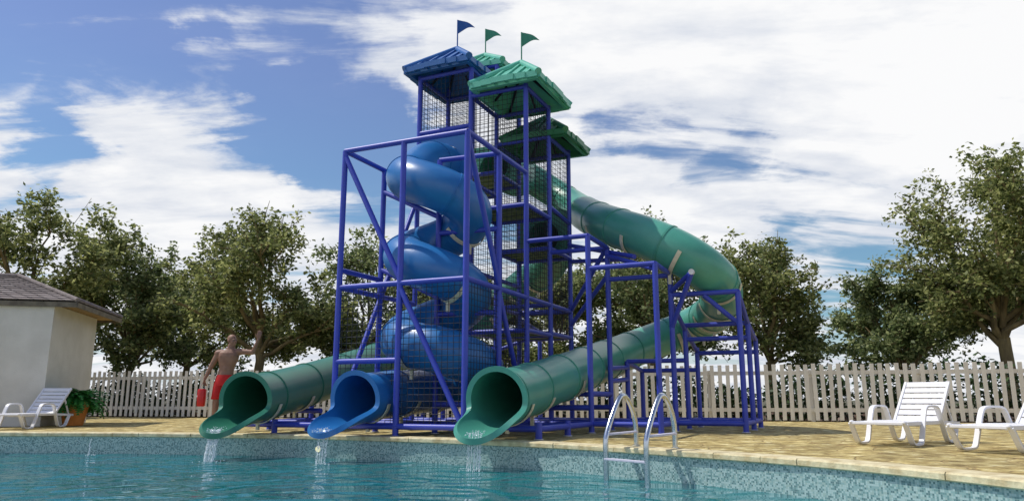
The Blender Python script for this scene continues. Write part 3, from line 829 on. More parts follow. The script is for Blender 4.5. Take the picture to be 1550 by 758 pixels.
for k in range(16):
    h = .28 * (1 - k / 16); q = Vector((p0.x + rnd.gauss(0, .008 + .0015 * (16 - k) * 0), p0.y, WATER_Z + .27 * k / 16))
    b.cyl(q, q + UP * .022, .013 * (1 - k / 20), .012 * (1 - k / 18), n=6)
for k in range(14): b.ball(Vector((p0.x + rnd.gauss(0, .04), p0.y + rnd.gauss(0, .04), WATER_Z + .008)), .008, n=5, m=4)
tag(b.build('water_jet', M_DROP, smooth=60), 'small upright jet of water in the pool below the left sun lounger', 'water jet')
# soft glint of light built as an added glowing disc on the wall
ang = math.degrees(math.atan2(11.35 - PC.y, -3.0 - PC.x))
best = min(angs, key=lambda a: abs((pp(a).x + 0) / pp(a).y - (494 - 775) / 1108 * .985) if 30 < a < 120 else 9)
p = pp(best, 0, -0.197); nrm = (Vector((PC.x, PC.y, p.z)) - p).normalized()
LR = empty('pool_glint', (p.x, p.y, p.z)); tag(LR, 'small glowing disc added as a glint of light on the mosaic wall below the blue slide', 'light glint')
m = MB(); m.cyl(p + nrm * .002, p + nrm * 0.02, .045, n=24); m.build('lens', M_GLINT, LR, smooth=40)  # glowing glint disc, not a lamp lens
m = MB()
pts_ = []
xx = nrm.cross(UP).normalized()
for k in range(25): 
    a = 2 * math.pi * k / 24; pts_.append(p + nrm * .012 + xx * (.05 * math.cos(a)) + UP * (.05 * math.sin(a)))
m.sweep(pts_, .008, n=6, cap=False); m.build('rim', M_CHROME, LR, smooth=60)  # chrome ring added around the glint disc
# little plants/droppings of spray left out

# ------------------------------------------------------------------ pool ladder
LD = empty('pool_ladder', (1.45, 8.6, 0)); tag(LD, 'polished steel pool ladder with two arched handrails over the pool edge', 'ladder')
def rail(f, bk):
    f = Vector((*f, 0)); bk = Vector((*bk, 0)); d = bk - f
    P = [f + UP * -.95, f + UP * -.5, f + UP * -.1, f + UP * .10, f + UP * .14 + d * .02, f + d * .10 + UP * .25, f + d * .30 + UP * .44, f + d * .44 + UP * .55, f + d * .52 + UP * .595, f + d * .62 + UP * .605, f + d * .74 + UP * .57, f + d * .86 + UP * .48, f + d * .95 + UP * .38, bk + UP * .27, bk + UP * .1, bk + UP * .0]
    C = []
    for k in range(len(P) - 1):
        for q in range(3): C.append(P[k].lerp(P[k + 1], q / 3))
    C.append(P[-1])
    for _ in range(3): C = [C[0]] + [(C[k - 1] + C[k] * 2 + C[k + 1]) / 4 for k in range(1, len(C) - 1)] + [C[-1]]
    m = MB(); m.sweep(C, .031, n=14); h = m.build('handrail', M_CHROME, LD, smooth=60)
    m = MB(); m.bar(f + d * .04 + UP * .165, bk - d * .02 + UP * .172, .075, .022); m.build('cross_plate', M_STEP, LD, bevel=.004)
    m = MB(); m.cyl(bk + UP * .006, bk + UP * .02, .05, n=16); m.build('floor_flange', M_CHROME, h, smooth=40, off=LD.location)
A0, A1 = (1.055, 8.52), (1.50, 9.12); B0, B1 = (1.43, 8.06), (1.86, 8.62)
rail(A0, A1); rail(B0, B1)
for z in (-.10, -.42, -.72):
    m = MB(); m.bar((A0[0], A0[1], z), (B0[0], B0[1], z), .07, .022); m.build('tread', M_CHROME if z > -.1 else M_STEP, LD, bevel=.004)

# ------------------------------------------------------------------ picket fence
FD = Vector((1, -.25, 0)).normalized()
FN = Vector((-.25, -1, 0)).normalized()      # towards the pool
FR = empty('picket_fence', (0, 21.3, 0)); tag(FR, 'long off-white picket fence closing off the pool deck', 'fence')
x = -17.5; rnd = random.Random(8); panel = 0
while x < 21:
    m = MB(); cnt = 13
    for k in range(cnt):
        p = Vector((0, 21.3, 0)) + FD * (x + k * 0.197); h = 1.43 + rnd.uniform(-.02, .02)
        M = Matrix.Rotation(math.atan2(FD.y, FD.x) + rnd.uniform(-.02, .02), 3, 'Z') @ Matrix.Rotation(rnd.uniform(-.018, .018), 3, 'Y')
        m.box(p + FN * .025 + UP * (.03 + h / 2), (.100, .02, h), M)
    m.build('picket_panel', M_FENCE, FR)
    m = MB()
    for zz in (.29, 1.24):
        m.bar(Vector((0, 21.3, 0)) + FD * (x - .09) + UP * zz + FN * -.002, Vector((0, 21.3, 0)) + FD * (x + cnt * 0.197 - .095) + UP * zz + FN * -.002, .03, .10)
    m.build('rails', M_FENCE, FR)
    m = MB(); m.box(Vector((0, 21.3, 0)) + FD * (x - .09) + FN * -.07 + UP * .66, (.09, .09, 1.32), Matrix.Rotation(math.atan2(FD.y, FD.x), 3, 'Z')); m.build('fence_post', M_FENCE, FR)
    x += cnt * 0.197

# ------------------------------------------------------------------ hut
HT = empty('pool_hut', (-11.5, 17, 0)); tag(HT, 'small white rendered hut with a grey shingled hip roof at the left edge', 'hut')
e1 = Vector((-.974, -.228, 0)); e2 = Vector((-.228, .974, 0)); hc = Vector((-9.95, 15.85, 0))
W1, W2, HW = 4.6, 2.95, 2.57
q = [hc, hc + e1 * W1, hc + e1 * W1 + e2 * W2, hc + e2 * W2]
m = MB(); m.add(q + [p + UP * HW for p in q], [(0, 1, 5, 4), (1, 2, 6, 5), (2, 3, 7, 6), (3, 0, 4, 7), (4, 5, 6, 7), (3, 2, 1, 0)]); m.build('wall', M_STUCCO, HT)
def roofface(m, pts, eave):    # uv by metres
    a, b_ = eave; u = (b_ - a).normalized(); n = len(m.v)
    m.v += [tuple(p) for p in pts]; m.f.append(tuple(range(n, n + len(pts))))
    for p in pts:
        d = p - a; du = d.dot(u); m.f_uv.append((du, (d - u * du).length))
ov = .45; f0 = .06
r = [hc - e1 * ov - e2 * f0, hc + e1 * (W1 + ov) - e2 * f0, hc + e1 * (W1 + ov) + e2 * (W2 + ov), hc - e1 * ov + e2 * (W2 + ov)]
r = [p + UP * 2.65 for p in r]
ra = hc + e1 * 1.35 + e2 * (W2 / 2) + UP * 3.36; rb = hc + e1 * (W1 - 1.0) + e2 * (W2 / 2) + UP * 3.36
m = MB(); m.f_uv = []; m.uv = True
roofface(m, [r[0], r[1], rb, ra], (r[0], r[1])); roofface(m, [r[1], r[2], rb], (r[1], r[2])); roofface(m, [r[2], r[3], ra, rb], (r[2], r[3])); roofface(m, [r[3], r[0], ra], (r[3], r[0]))
rf = m.build('roof', M_SHINGLE, HT)
# shingle courses as real stepped strips on the two visible slopes
cm = MB(); cm.f_uv = []; cm.uv = True
def courses(a, b_, ta, tb, n):
    for k in range(n):
        t0, t1 = k / n, (k + 1.15) / n
        t1 = min(t1, 1)
        p0, p1 = a.lerp(ta, t0), b_.lerp(tb, t0); p2, p3 = b_.lerp(tb, t1), a.lerp(ta, t1)
        nr = (p1 - p0).cross(p3 - p0).normalized()
        if nr.z < 0: nr = -nr
        L = len(cm.v); h = .03
        P = [p0 + nr * h, p1 + nr * h, p2 + nr * .006, p3 + nr * .006, p0 - nr * .002, p1 - nr * .002]
        cm.v += [tuple(v) for v in P]; cm.f += [(L, L + 1, L + 2, L + 3), (L + 4, L + 5, L + 1, L)]
        w = (p1 - p0).length; hh = k * .13; o = (k % 2) * .15
        cm.f_uv += [(o, hh), (o + w, hh), (o + w, hh + .12), (o, hh + .12), (o, hh), (o + w, hh), (o + w, hh + .03), (o, hh + .03)]
courses(r[1], r[0], rb, ra, 11); courses(r[0], r[3], ra, ra, 11); cm.build('shingle_courses', M_SHINGLE, rf, off=HT.location)
m = MB(); m.cyl(r[0] + UP * .03, ra + UP * .05, .05, n=8); m.cyl(ra + UP * .04, rb + UP * .04, .05, n=8); m.cyl(r[3] + UP * .03, ra + UP * .04, .05, n=8); m.build('ridge_caps', mat('ridge_shingle', hexl('958a86'), hexl('756b68'), 12, .9, bump=.4), rf, off=HT.location)
m = MB()
for a, c in ((0, 1), (1, 2), (2, 3), (3, 0)):
    m.bar(r[a] - UP * .075, r[c] - UP * .075, .03, .11)
m.build('fascia', mat('fascia_boards', hexl('7b7466'), hexl('5d574c'), 6, .8, bump=.2), rf, off=HT.location)
m = MB(); s_ = [hc - e1 * (ov - .03) - e2 * (f0 - .03), hc + e1 * (W1 + ov - .03) - e2 * (f0 - .03), hc + e1 * (W1 + ov - .03) + e2 * (W2 + ov - .03), hc - e1 * (ov - .03) + e2 * (W2 + ov - .03)]
m.poly([p + UP * 2.595 for p in s_], .03, UP); m.build('soffit', M_SOFFIT, rf, off=HT.location)

# ------------------------------------------------------------------ potted fern
px_, py_ = -9.58, 16.4
PT = empty('potted_fern', (px_, py_, 0)); tag(PT, 'orange terracotta pot with a bushy green fern beside the hut wall', 'potted plant')
m = MB(); prof = [(.0, .0), (.19, .0), (.20, .02), (.255, .30), (.285, .44), (.30, .45), (.30, .50), (.27, .50), (.265, .44), (0, .44)]; n = 28
for rr, zz in prof[1:-1]:
    for k in range(n): m.v.append((px_ + rr * math.cos(2 * math.pi * k / n), py_ + rr * math.sin(2 * math.pi * k / n), zz))
P_ = len(prof) - 2
for w in range(P_ - 1):
    for k in range(n): m.f.append((w * n + k, w * n + (k + 1) % n, (w + 1) * n + (k + 1) % n, (w + 1) * n + k))
m.f += [tuple(range(n - 1, -1, -1)), tuple((P_ - 1) * n + k for k in range(n))]
m.build('pot', M_POT, PT, smooth=35)
m = MB(); rnd = random.Random(3)
for k in range(210):
    a = rnd.uniform(0, 2 * math.pi); el = rnd.uniform(.25, 1.35); L = rnd.uniform(.46, .78); d = Vector((math.cos(a), math.sin(a), 0))
    p = Vector((px_, py_, .46)) + d * .08; side = Vector((-d.y, d.x, 0)); prev = p; n = 12
    for q in range(n):
        t = q / n; dirv = d * math.cos(el - t * 1.7) + UP * math.sin(el - t * 1.7)
        nx = prev + dirv * (L / n); wl = .085 * math.sin(math.pi * min(1, t * .85 + .12)) + .006
        for sg in (-1, 1):
            tip = prev + side * (sg * wl) + dirv * .03 - UP * .012
            m.add([prev, nx, tip + dirv * .012, tip], [(0, 1, 2, 3)])
        prev = nx
m.build('fronds', M_FERN, PT)

# ------------------------------------------------------------------ sun loungers
def make_lounger(back=47):
    root = empty('sun_lounger')
    w = .31
    # seat
    m = MB()
    for k in range(11):
        x0 = .03 + k * .113; zt = .292 + .012 * math.sin(k / 10 * math.pi)
        m.box((x0 + .045, 0, zt), (.088, 2 * w - .06, .022))
    m.build('seat', M_WHITE, root, bevel=.005)
    m = MB()
    for sg in (-1, 1):
        m.bar((0, sg * (w - .02), .285), (1.26, sg * (w - .02), .285), .045, .05)
    m.bar((0.0, -w, .288), (0.0, w, .288), .05, .035); m.ball((0, -w, .30), .035, .03, .025); m.ball((0, w, .30), .035, .03, .025)
    m.bar((.6, -w + .05, .26), (.6, w - .05, .26), .04, .04); m.bar((1.26, -w, .275), (1.26, w, .275), .05, .05)
    for sg in (-1, 1): m.bar((1.26, sg * (w - .01), .275), (1.86, sg * (w - .01), .255), .03, .05)
    m.bar((1.86, -w, .255), (1.86, w, .255), .04, .04)
    m.build('seat_frame', M_WHITE, root, bevel=.006)
    # backrest
    a = R(back); d = Vector((math.cos(a), 0, math.sin(a))); nrm = Vector((-math.sin(a), 0, math.cos(a))); o = Vector((1.22, 0, .29)); bk = MB(); Lb = .74
    M = Matrix.Rotation(-a, 3, 'Y')
    for k in range(7):
        c = o + d * (.055 + k * .108) - nrm * (.01 * 0)
        bk.box(c, (.086, 2 * w - .09, .018), M)
    for sg in (-1, 1): bk.box(o + d * (Lb / 2) + Vector((0, sg * (w - .035), 0)), (Lb + .03, .035, .045), M)
    bk.box(o + d * (Lb - .01), (.05, 2 * w - .09, .026), M)
    bk.build('backrest', M_WHITE, root, bevel=.005)
    m = MB()
    for sg in (-1, 1): m.bar(o + d * .5 + Vector((0, sg * (w - .07), 0)) - nrm * .02, (1.80, sg * (w - .07), .27), .035, .022, Vector((0, 1, 0)))
    if back > 30: m.build('prop', M_WHITE, root, bevel=.004)
    prof = [(0.0, .275), (.05, .20), (.13, .06), (.17, .02), (.22, .006), (.38, .006), (.43, .02), (.46, .06), (.56, .30), (.62, .43), (.66, .475), (.73, .495), (.98, .495), (1.05, .475), (1.09, .43), (1.16, .28), (1.27, .06), (1.31, .02), (1.36, .006), (1.50, .006), (1.55, .02), (1.59, .06), (1.68, .24)]
    for sg in (-1, 1):
        m = MB(); P = [Vector((x, sg * (w + .012), z + .012)) for x, z in prof]; C = []
        for k in range(len(P) - 1):
            for q in range(2): C.append(P[k].lerp(P[k + 1], q / 2))
        C.append(P[-1])
        C = [C[0]] + [(C[k - 1] + C[k] * 2 + C[k + 1]) / 4 for k in range(1, len(C) - 1)] + [C[-1]]
        m.strap(C, .062, .028, (0, 1, 0)); m.build('armrest_legs', M_WHITE, root, smooth=35, bevel=.005)
    return root
lg = make_lounger()
def place(o, fA, fB_dir, label):
    o.location = (fA[0], fA[1], 0); o.rotation_euler = (0, 0, fB_dir); o.scale = (1, 1, .93)
    tag(o, label, 'sun lounger', 'white plastic sun loungers around the pool')
c3 = copy_tree(lg); c2 = copy_tree(lg)
place(lg, (4.45, 9.16), math.atan2(.66, .75), 'white slatted sun lounger with raised back, whole in view on the right deck')
place(c2, (4.94, 7.97), math.atan2(.46, .89), 'white slatted sun lounger cut off by the right edge of the photo')
place(c3, (-9.55, 14.05), math.atan2(1.0, -.04), 'white slatted sun lounger with raised back in front of the hut on the left')

# ------------------------------------------------------------------ person
PB = Vector((-5.36, 13.8, 0))
PE = empty('person', PB); tag(PE, 'bald bare-chested man in red shorts, one arm raised, standing behind the leftmost slide', 'person')
def J(x, z, y=0.0): return PB + Vector((x, y, z))
bm_ = MB()
def cap(p, q, r0, r1, n=14):
    bm_.cyl(p, q, r0, r1, n=n); bm_.ball(p, r0, n=n, m=8); bm_.ball(q, r1, n=n, m=8)
# torso
def slab(z, x, rx, ry, y=0): return (z, x, rx, ry, y)
secs = [slab(.86, .01, .145, .10), slab(.93, .02, .155, .105), slab(1.00, .03, .142, .098), slab(1.08, .042, .132, .09), slab(1.16, .05, .142, .095), slab(1.25, .06, .172, .112), slab(1.33, .065, .19, .12), slab(1.40, .07, .185, .112), slab(1.44, .078, .145, .09), slab(1.475, .09, .085, .07), slab(1.51, .10, .066, .064), slab(1.56, .108, .062, .06)]
n = 20; vs = []
for z, x, rx, ry, y in secs:
    for k in range(n):
        a = 2 * math.pi * k / n; c, s_ = math.cos(a), math.sin(a)
        sx = math.copysign(abs(c) ** .8, c); sy = math.copysign(abs(s_) ** .8, s_)
        vs.append(J(x + rx * sx, z, y + ry * sy))
fs = [(w * n + k, w * n + (k + 1) % n, (w + 1) * n + (k + 1) % n, (w + 1) * n + k) for w in range(len(secs) - 1) for k in range(n)]
fs += [tuple(range(n - 1, -1, -1)), tuple((len(secs) - 1) * n + k for k in range(n))]
bm_.add(vs, fs)
bm_.ball(J(-.01, 1.345, -.062), .085, .052, .065); bm_.ball(J(.145, 1.35, -.062), .085, .052, .065); bm_.ball(J(.05, 1.12, -.055), .07, .045, .12)   # chest
# shoulders & arms
cap(J(-.06, 1.405), J(-.135, 1.395), .066, .068); cap(J(.20, 1.415), J(.26, 1.43), .064, .064)
cap(J(-.13, 1.39), J(-.245, 1.15, -.01), .060, .045); cap(J(-.245, 1.15, -.01), J(-.325, .93, -.05), .042, .028)
cap(J(.26, 1.43), J(.52, 1.415, -.03), .058, .045); cap(J(.52, 1.415, -.03), J(.625, 1.64, -.08), .042, .028)
def hand(wr, dirv, side, pn, curl, sc=1.0):
    dirv = dirv.normalized(); side = (side - dirv * side.dot(dirv)).normalized(); pn = dirv.cross(side).normalized() * pn
    for k, (o, l) in enumerate(((-.03, .070), (-.010, .080), (.011, .076), (.031, .058))):
        base = wr + dirv * .085 + side * o
        cap(wr + dirv * .015 + side * (o * .55), base, .015, .0135, 8)
        p = base; a = 0
        spread = side * (o * 1.6)
        for q in range(3):
            a += curl; L = l * (.45, .32, .23)[q]
            e = p + (dirv * math.cos(a) + pn * math.sin(a) + spread * (1.0 if curl < .5 else 0)).normalized() * L
            cap(p, e, .0098 - .001 * q, .0092 - .001 * q, 8); p = e
    t0 = wr + dirv * .03 - side * .028; t1 = t0 - side * .03 + dirv * .035 + pn * .01; t2 = t1 + dirv * .032 - side * .010 + pn * (.02 if curl > .5 else 0)
    cap(wr + dirv * .01 - side * .01, t0, .018, .015, 8); cap(t0, t1, .015, .011, 8); cap(t1, t2, .011, .009, 8)
hand(J(.63, 1.655, -.082), Vector((.12, -.05, 1)), Vector((1, .25, 0)), 1, .12)
hand(J(-.328, .92, -.052), Vector((-.12, -.06, -1)), Vector((.1, -1, 0)), -1, .85)
# legs
for sg, kx, fx, fy in ((-1, -.10, -.11, -.02), (1, .09, .13, .06)):
    hp = J(.01 + sg * .075, .86); kn = J(kx, .48, -.02 + fy * .3); an = J(fx, .085, fy)
    cap(hp, kn, .088, .055); cap(kn, kn.lerp(an, .35) + Vector((0, .012, 0)), .054, .054); cap(kn.lerp(an, .35) + Vector((0, .012, 0)), an, .053, .034)
    cap(an - UP * .03, an + Vector((.03 * sg, -.15, -.055)), .036, .024); bm_.ball(an + Vector((0, .03, -.045)), .034, .04, .036)
    for q in range(5):
        t_ = an + Vector((.03 * sg + (q - 2) * .014, -.165 - .006 * (2 - abs(q - 1.5)), -.068)); cap(t_, t_ + Vector((0, -.028, -.004)), .0105, .009, 6)
# head turned to the right of the picture
hcn = J(.115, 1.632, -.01); HM = Matrix.Rotation(R(-90 + 148), 3, 'Z')   # local -y (face) turned towards +x
def hv(x, y, z): return hcn + HM @ Vector((x, y, z))
bm_.ball(hv(0, .018, .03), .076, .092, .088, 18, 12, HM); bm_.ball(hv(0, -.022, -.03), .060, .068, .082, 16, 10, HM)
bm_.ball(hv(0, -.062, -.088), .028, .024, .020, 10, 8, HM); bm_.ball(hv(0, -.074, .018), .052, .02, .012, 10, 8, HM)
bm_.cyl(hv(0, -.08, .012), hv(0, -.108, -.026), .009, .015, n=8); bm_.ball(hv(0, -.104, -.030), .016, .013, .011, 8, 6, HM)
bm_.ball(hv(0, -.088, -.052), .024, .012, .006, 8, 6, HM); bm_.ball(hv(0, -.086, -.064), .021, .012, .007, 8, 6, HM)
for sg in (-1, 1):
    bm_.ball(hv(sg * .074, .012, -.008), .012, .022, .032, 8, 6, HM); bm_.ball(hv(sg * .036, -.058, -.03), .022, .02, .018, 8, 6, HM)
cap(J(.10, 1.48, .01), J(.112, 1.58, 0), .064, .06)
body = bm_.build('body', M_SKIN, PE)
rm = body.modifiers.new('remesh', 'REMESH'); rm.mode = 'VOXEL'; rm.voxel_size = .0065; rm.use_smooth_shade = True
sm = body.modifiers.new('smooth', 'SMOOTH'); sm.factor = .5; sm.iterations = 4
# eyes, brows
m = MB()
for sg in (-1, 1): m.ball(hv(sg * .03, -.083, .002), .0115, .010, .008, 8, 6, HM)
m.build('eyes', mat('eye_white', (.35, .32, .3), (.03, .02, .02), 80, .3), PE)
# shorts
m = MB(); n = 24
def leg_ring(z, x, y, rx, ry): return [J(x + rx * math.cos(2 * math.pi * k / n), z, y + ry * math.sin(2 * math.pi * k / n)) for k in range(n)]
vs = []
for z, x, rx, ry in ((1.0, .03, .153, .110), (.985, .03, .156, .113), (.93, .022, .166, .120), (.86, .012, .172, .124), (.80, .008, .176, .122)): vs += leg_ring(z, x, 0, rx, ry)
m.add(vs, [(w * n + k, w * n + (k + 1) % n, (w + 1) * n + (k + 1) % n, (w + 1) * n + k) for w in range(4) for k in range(n)])
for sg, kx in ((-1, -.10), (1, .09)):
    vs = []
    for t, r_ in ((0, .100), (.25, .103), (.5, .100), (.78, .100), (.80, .094)):
        c = Vector((.01 + sg * .078, 0, .86)).lerp(Vector((kx, -.02, .48)), t); vs += leg_ring(c.z, c.x, c.y, r_ * .98, r_ * 1.05)
    m.add(vs, [(w * n + k, w * n + (k + 1) % n, (w + 1) * n + (k + 1) % n, (w + 1) * n + k) for w in range(4) for k in range(n)])
m.build('shorts', M_RED, PE, smooth=60)
# rescue float
fp = J(-.348, .84, -.075)
FL = empty('rescue_float', (fp.x, fp.y, .43)); tag(FL, 'red rescue float hanging by its strap from the man\'s hand', 'rescue float')
m = MB(); c = Vector((fp.x, fp.y, .0))
prof = [(.43, .056, .042), (.445, .068, .052), (.58, .072, .056), (.725, .07, .054), (.745, .058, .044)]; n = 16; vs = []
for z, rx, ry in prof:
    for k in range(n):
        a = 2 * math.pi * k / n; cc, ss = math.cos(a), math.sin(a)
        vs.append(c + Vector((rx * math.copysign(abs(cc) ** .5, cc), ry * math.copysign(abs(ss) ** .5, ss), z)))
m.add(vs, [(w * n + k, w * n + (k + 1) % n, (w + 1) * n + (k + 1) % n, (w + 1) * n + k) for w in range(4) for k in range(n)] + [tuple(range(n - 1, -1, -1)), tuple(4 * n + k for k in range(n))])
m.build('float_body', M_REDP, FL, smooth=50)
m = MB(); m.strap([c + Vector((-.045, 0, .74)), fp + Vector((-.022, 0, .0)), fp + Vector((0, 0, .02))], .022, .006, (0, 1, 0)); m.build('strap', M_STRAPW, FL)
m = MB(); m.strap([c + Vector((.045, 0, .74)), fp + Vector((.028, 0, .0)), fp + Vector((0, 0, .022))], .022, .006, (0, 1, 0)); m.build('strap', M_BLACK, FL)

# ------------------------------------------------------------------ trees
def leaves_mesh(name, P, size, m, parent, seed, flat=.35):
    rng = np.random.default_rng(seed); n = len(P)
    d = rng.normal(size=(n, 3)); d[:, 2] = d[:, 2] * .6 - .15; d /= np.linalg.norm(d, axis=1)[:, None]
    r = rng.normal(size=(n, 3)); w = np.cross(d, r); w /= np.linalg.norm(w, axis=1)[:, None]
    nrm = np.cross(d, w)
    s = size * rng.uniform(.6, 1.3, size=(n, 1)); ww = s * .27
    base = P; mid = P + d * s * .45 + nrm * s * .04; tip = P + d * s
    V = np.empty((n, 4, 3)); V[:, 0] = base; V[:, 1] = mid + w * ww; V[:, 2] = tip; V[:, 3] = mid - w * ww
    V = V.reshape(-1, 3)
    me = bpy.data.meshes.new(name)
    me.vertices.add(n * 4); me.vertices.foreach_set('co', V.ravel())
    me.loops.add(n * 4); me.loops.foreach_set('vertex_index', np.arange(n * 4, dtype=np.int32))
    me.polygons.add(n); me.polygons.foreach_set('loop_start', np.arange(0, n * 4, 4, dtype=np.int32)); me.polygons.foreach_set('loop_total', np.full(n, 4, dtype=np.int32))
    me.materials.append(m); me.update(calc_edges=True)
    o = bpy.data.objects.new(name, me); COL.objects.link(o)
    if parent is not None: o.parent = parent
    return o
def tree(X, Y, H, Wd, label, seed, trunk=.28, lean=0.0, low=.16, leaf=.165, dens=1.0, m=None, th=1.0, grp=None):
    rnd = random.Random(seed); root = empty('broadleaf_tree', (X, Y, 0)); tag(root, label, 'tree', 'broad-leaved trees beyond the fence')
    wood = MB(); pts = []
    fork = Vector((lean * H * .3, 0, H * trunk)); r0 = .022 * H * th
    def path(a, c, n, sag, wob):
        out = []
        for k in range(n + 1):
            t = k / n; p = a.lerp(c, t) + UP * (sag * math.sin(math.pi * t) * (c - a).length)
            if 0 < k < n: p += Vector((rnd.gauss(0, wob), rnd.gauss(0, wob), rnd.gauss(0, wob)))
            out.append(p)
        return out
    tp = path(Vector((0, 0, -.1)), fork, 5, 0, .05); wood.sweep(tp, [r0 * (1.5, 1.15, 1.0, .93, .9, .88)[k] for k in range(6)], n=10)
    cz = H * (low + 1) / 2; hz = H * (1 - low) / 2
    cen = Vector((lean * H * .5, 0, cz)); lobes = []
    NL = 13
    for k in range(NL):
        a = 2 * math.pi * (k + rnd.uniform(-.3, .3)) / (NL - 2) * 1.0
        if k < NL - 2:
            zz = rnd.uniform(-.7, .5); rr = math.sqrt(max(.05, 1 - zz * zz)) * rnd.uniform(.45, .78)
            c = cen + Vector((math.cos(a) * rr * Wd / 2, math.sin(a) * rr * Wd / 2, zz * hz))
        else:
            c = cen + Vector((rnd.uniform(-.2, .2) * Wd / 2, rnd.uniform(-.2, .2) * Wd / 2, hz * rnd.uniform(.45, .68)))
        lobes.append(c)
    for c in lobes:
        st = fork.lerp(cen, rnd.uniform(0, .35)) if c.z > cz else fork * rnd.uniform(.85, 1.0)
        P = path(st, c, 6, .06, .09); rr = r0 * rnd.uniform(.38, .55)
        wood.sweep(P, [rr * (1 - .72 * k / 6) for k in range(7)], n=7)
        for q in range(rnd.randint(6, 8)):
            t = rnd.uniform(.45, 1.0); s0 = P[int(t * 6)]
            ra = Vector((rnd.gauss(0, 1), rnd.gauss(0, 1), rnd.gauss(.1, .8))).normalized()
            c2 = c + Vector((ra.x * Wd * .21, ra.y * Wd * .21, ra.z * hz * .40)) * rnd.uniform(.55, 1.15)
            e = c2 - cen; nn_ = math.sqrt((e.x / (Wd / 2))**2 + (e.y / (Wd / 2))**2 + (e.z / hz)**2)
            if nn_ > 1: c2 = cen + e / nn_ * rnd.uniform(.93, 1.04)
            P2 = path(s0, c2, 4, .05, .06); wood.sweep(P2, [rr * .30 * (1 - .7 * k / 4) for k in range(5)], n=5)
            for w in range(6):
                t2 = rnd.uniform(.35, 1.0); s1 = P2[int(t2 * 4)]
                c3 = s1 + Vector((rnd.gauss(0, 1), rnd.gauss(0, 1), rnd.gauss(.15, .8))).normalized() * rnd.uniform(.35, .8) * H / 7
                e = c3 - cen; nn_ = math.sqrt((e.x / (Wd / 2))**2 + (e.y / (Wd / 2))**2 + (e.z / hz)**2)
                if nn_ > 1.03: c3 = cen + e / nn_ * rnd.uniform(.96, 1.06)
                P3 = path(s1, c3, 3, .04, .03); wood.sweep(P3, [rr * .09 * (1 - .6 * k / 3) + .003 for k in range(4)], n=3, cap=False)
                for _ in range(int(30 * dens)):
                    t3 = rnd.uniform(.1, 1.08); pp_ = s1.lerp(c3, t3); sg = .10 * H / 7
                    pts.append((pp_.x + rnd.gauss(0, sg), pp_.y + rnd.gauss(0, sg), pp_.z + rnd.gauss(0, sg)))
    wood.build('trunk', M_BARK, root, smooth=60, off=(0, 0, 0))
    P = np.array(pts); P = P[P[:, 2] > .6]
    leaves_mesh('crown', P, leaf, m or M_LEAF, root, seed)
    return root
def TX(px, Y): return (px - 775) / 1108 * (Y * .98 + .8)
def TH(py, Y, px=None): 
    return PX(775, py, Y).z
trees = [
 (40, 285, 24.5, 7.6, 'tall tree rising behind the hut roof, leftmost of all', 11, dict(trunk=.3, low=.12, dens=1.7)),
 (210, 355, 27.0, 5.6, 'rounded tree between the hut and the waving man, its trunk clear above the fence', 12, dict(trunk=.26, low=.2)),
 (292, 385, 31.0, 6.0, 'small tree set back between the two bigger trees left of the slides', 13, dict(trunk=.3, low=.2)),
 (402, 303, 26.0, 8.0, 'large dense tree directly behind the waving man', 14, dict(trunk=.3, low=.15, dens=1.3, lean=-.03)),
 (560, 338, 27.5, 6.4, 'tree seen through the front blue steel frame', 15, dict(trunk=.27, low=.13, dens=1.25)),
 (690, 400, 30.0, 6.2, 'tree hidden mostly behind the blue spiral slide', 16, dict(trunk=.27, low=.15)),
 (840, 385, 29.0, 6.4, 'tree showing between the tower posts and the green slide', 17, dict(trunk=.27, low=.12, dens=1.2)),
 (985, 306, 27.5, 6.6, 'tall tree whose top shows above the mint green tube', 18, dict(trunk=.27, low=.12, dens=1.2)),
 (1158, 334, 25.0, 5.4, 'open-crowned tree right of the steel portals, trunk leaning slightly', 19, dict(trunk=.27, low=.17, lean=-.02)),
 (1352, 388, 26.5, 5.6, 'low round tree between two taller trees above the right fence', 36, dict(trunk=.24, low=.14, dens=1.2)),
 (1505, 190, 22.5, 5.6, 'tallest tree, at the right edge above the sun loungers', 47, dict(trunk=.26, low=.09, lean=-.0, leaf=.15, dens=1.9)),
 (1620, 330, 30.0, 7.0, 'tree partly out of view at the far right edge', 22, dict(trunk=.27, low=.15)),
 (-90, 330, 29.0, 7.0, 'tree partly out of view beyond the hut at the far left edge', 23, dict(trunk=.27, low=.15)),
]
for px, py, Y, Wd, lab, sd, kw in trees:
    tree(TX(px, Y), Y, TH(py, Y), Wd * 1.12, lab, sd, m=(M_LEAF if sd % 3 else M_LEAF2), **kw)
# leafy undergrowth behind the fence
rng = np.random.default_rng(5); n = 38000
t = rng.uniform(-18.5, 22, n); dpt = rng.uniform(.25, 1.5, n); zz = rng.beta(1.3, 1.4, n) * (1.25 + .25 * np.sin(t * 1.7) + .2 * np.sin(t * .6 + 1)) + .05
P = np.stack([t * FD.x - FN.x * dpt, 21.3 + t * FD.y - FN.y * dpt, zz], 1)
clump = np.sin(t * 2.3 + dpt * 2) + np.sin(t * 5.1 + 1.3) + rng.normal(0, .9, n)
P = P[(clump > -.9)]
h = leaves_mesh('hedge', P, .15, M_HEDGE, None, 9); tag(h, 'dark leafy undergrowth growing all along behind the picket fence', 'hedge', kind='stuff')
n = 9000; t = rng.uniform(-18.5, 22, n); dpt = rng.uniform(.08, 1.8, n); zz = rng.uniform(.0, 1, n)**2 * .38
P = np.stack([t * FD.x - FN.x * dpt, 21.3 + t * FD.y - FN.y * dpt, zz - .02], 1)
h = leaves_mesh('leaf_litter', P, .13, M_LITTER, None, 10); tag(h, 'brown dead leaves heaped along the foot of the fence', 'leaf litter', kind='stuff')

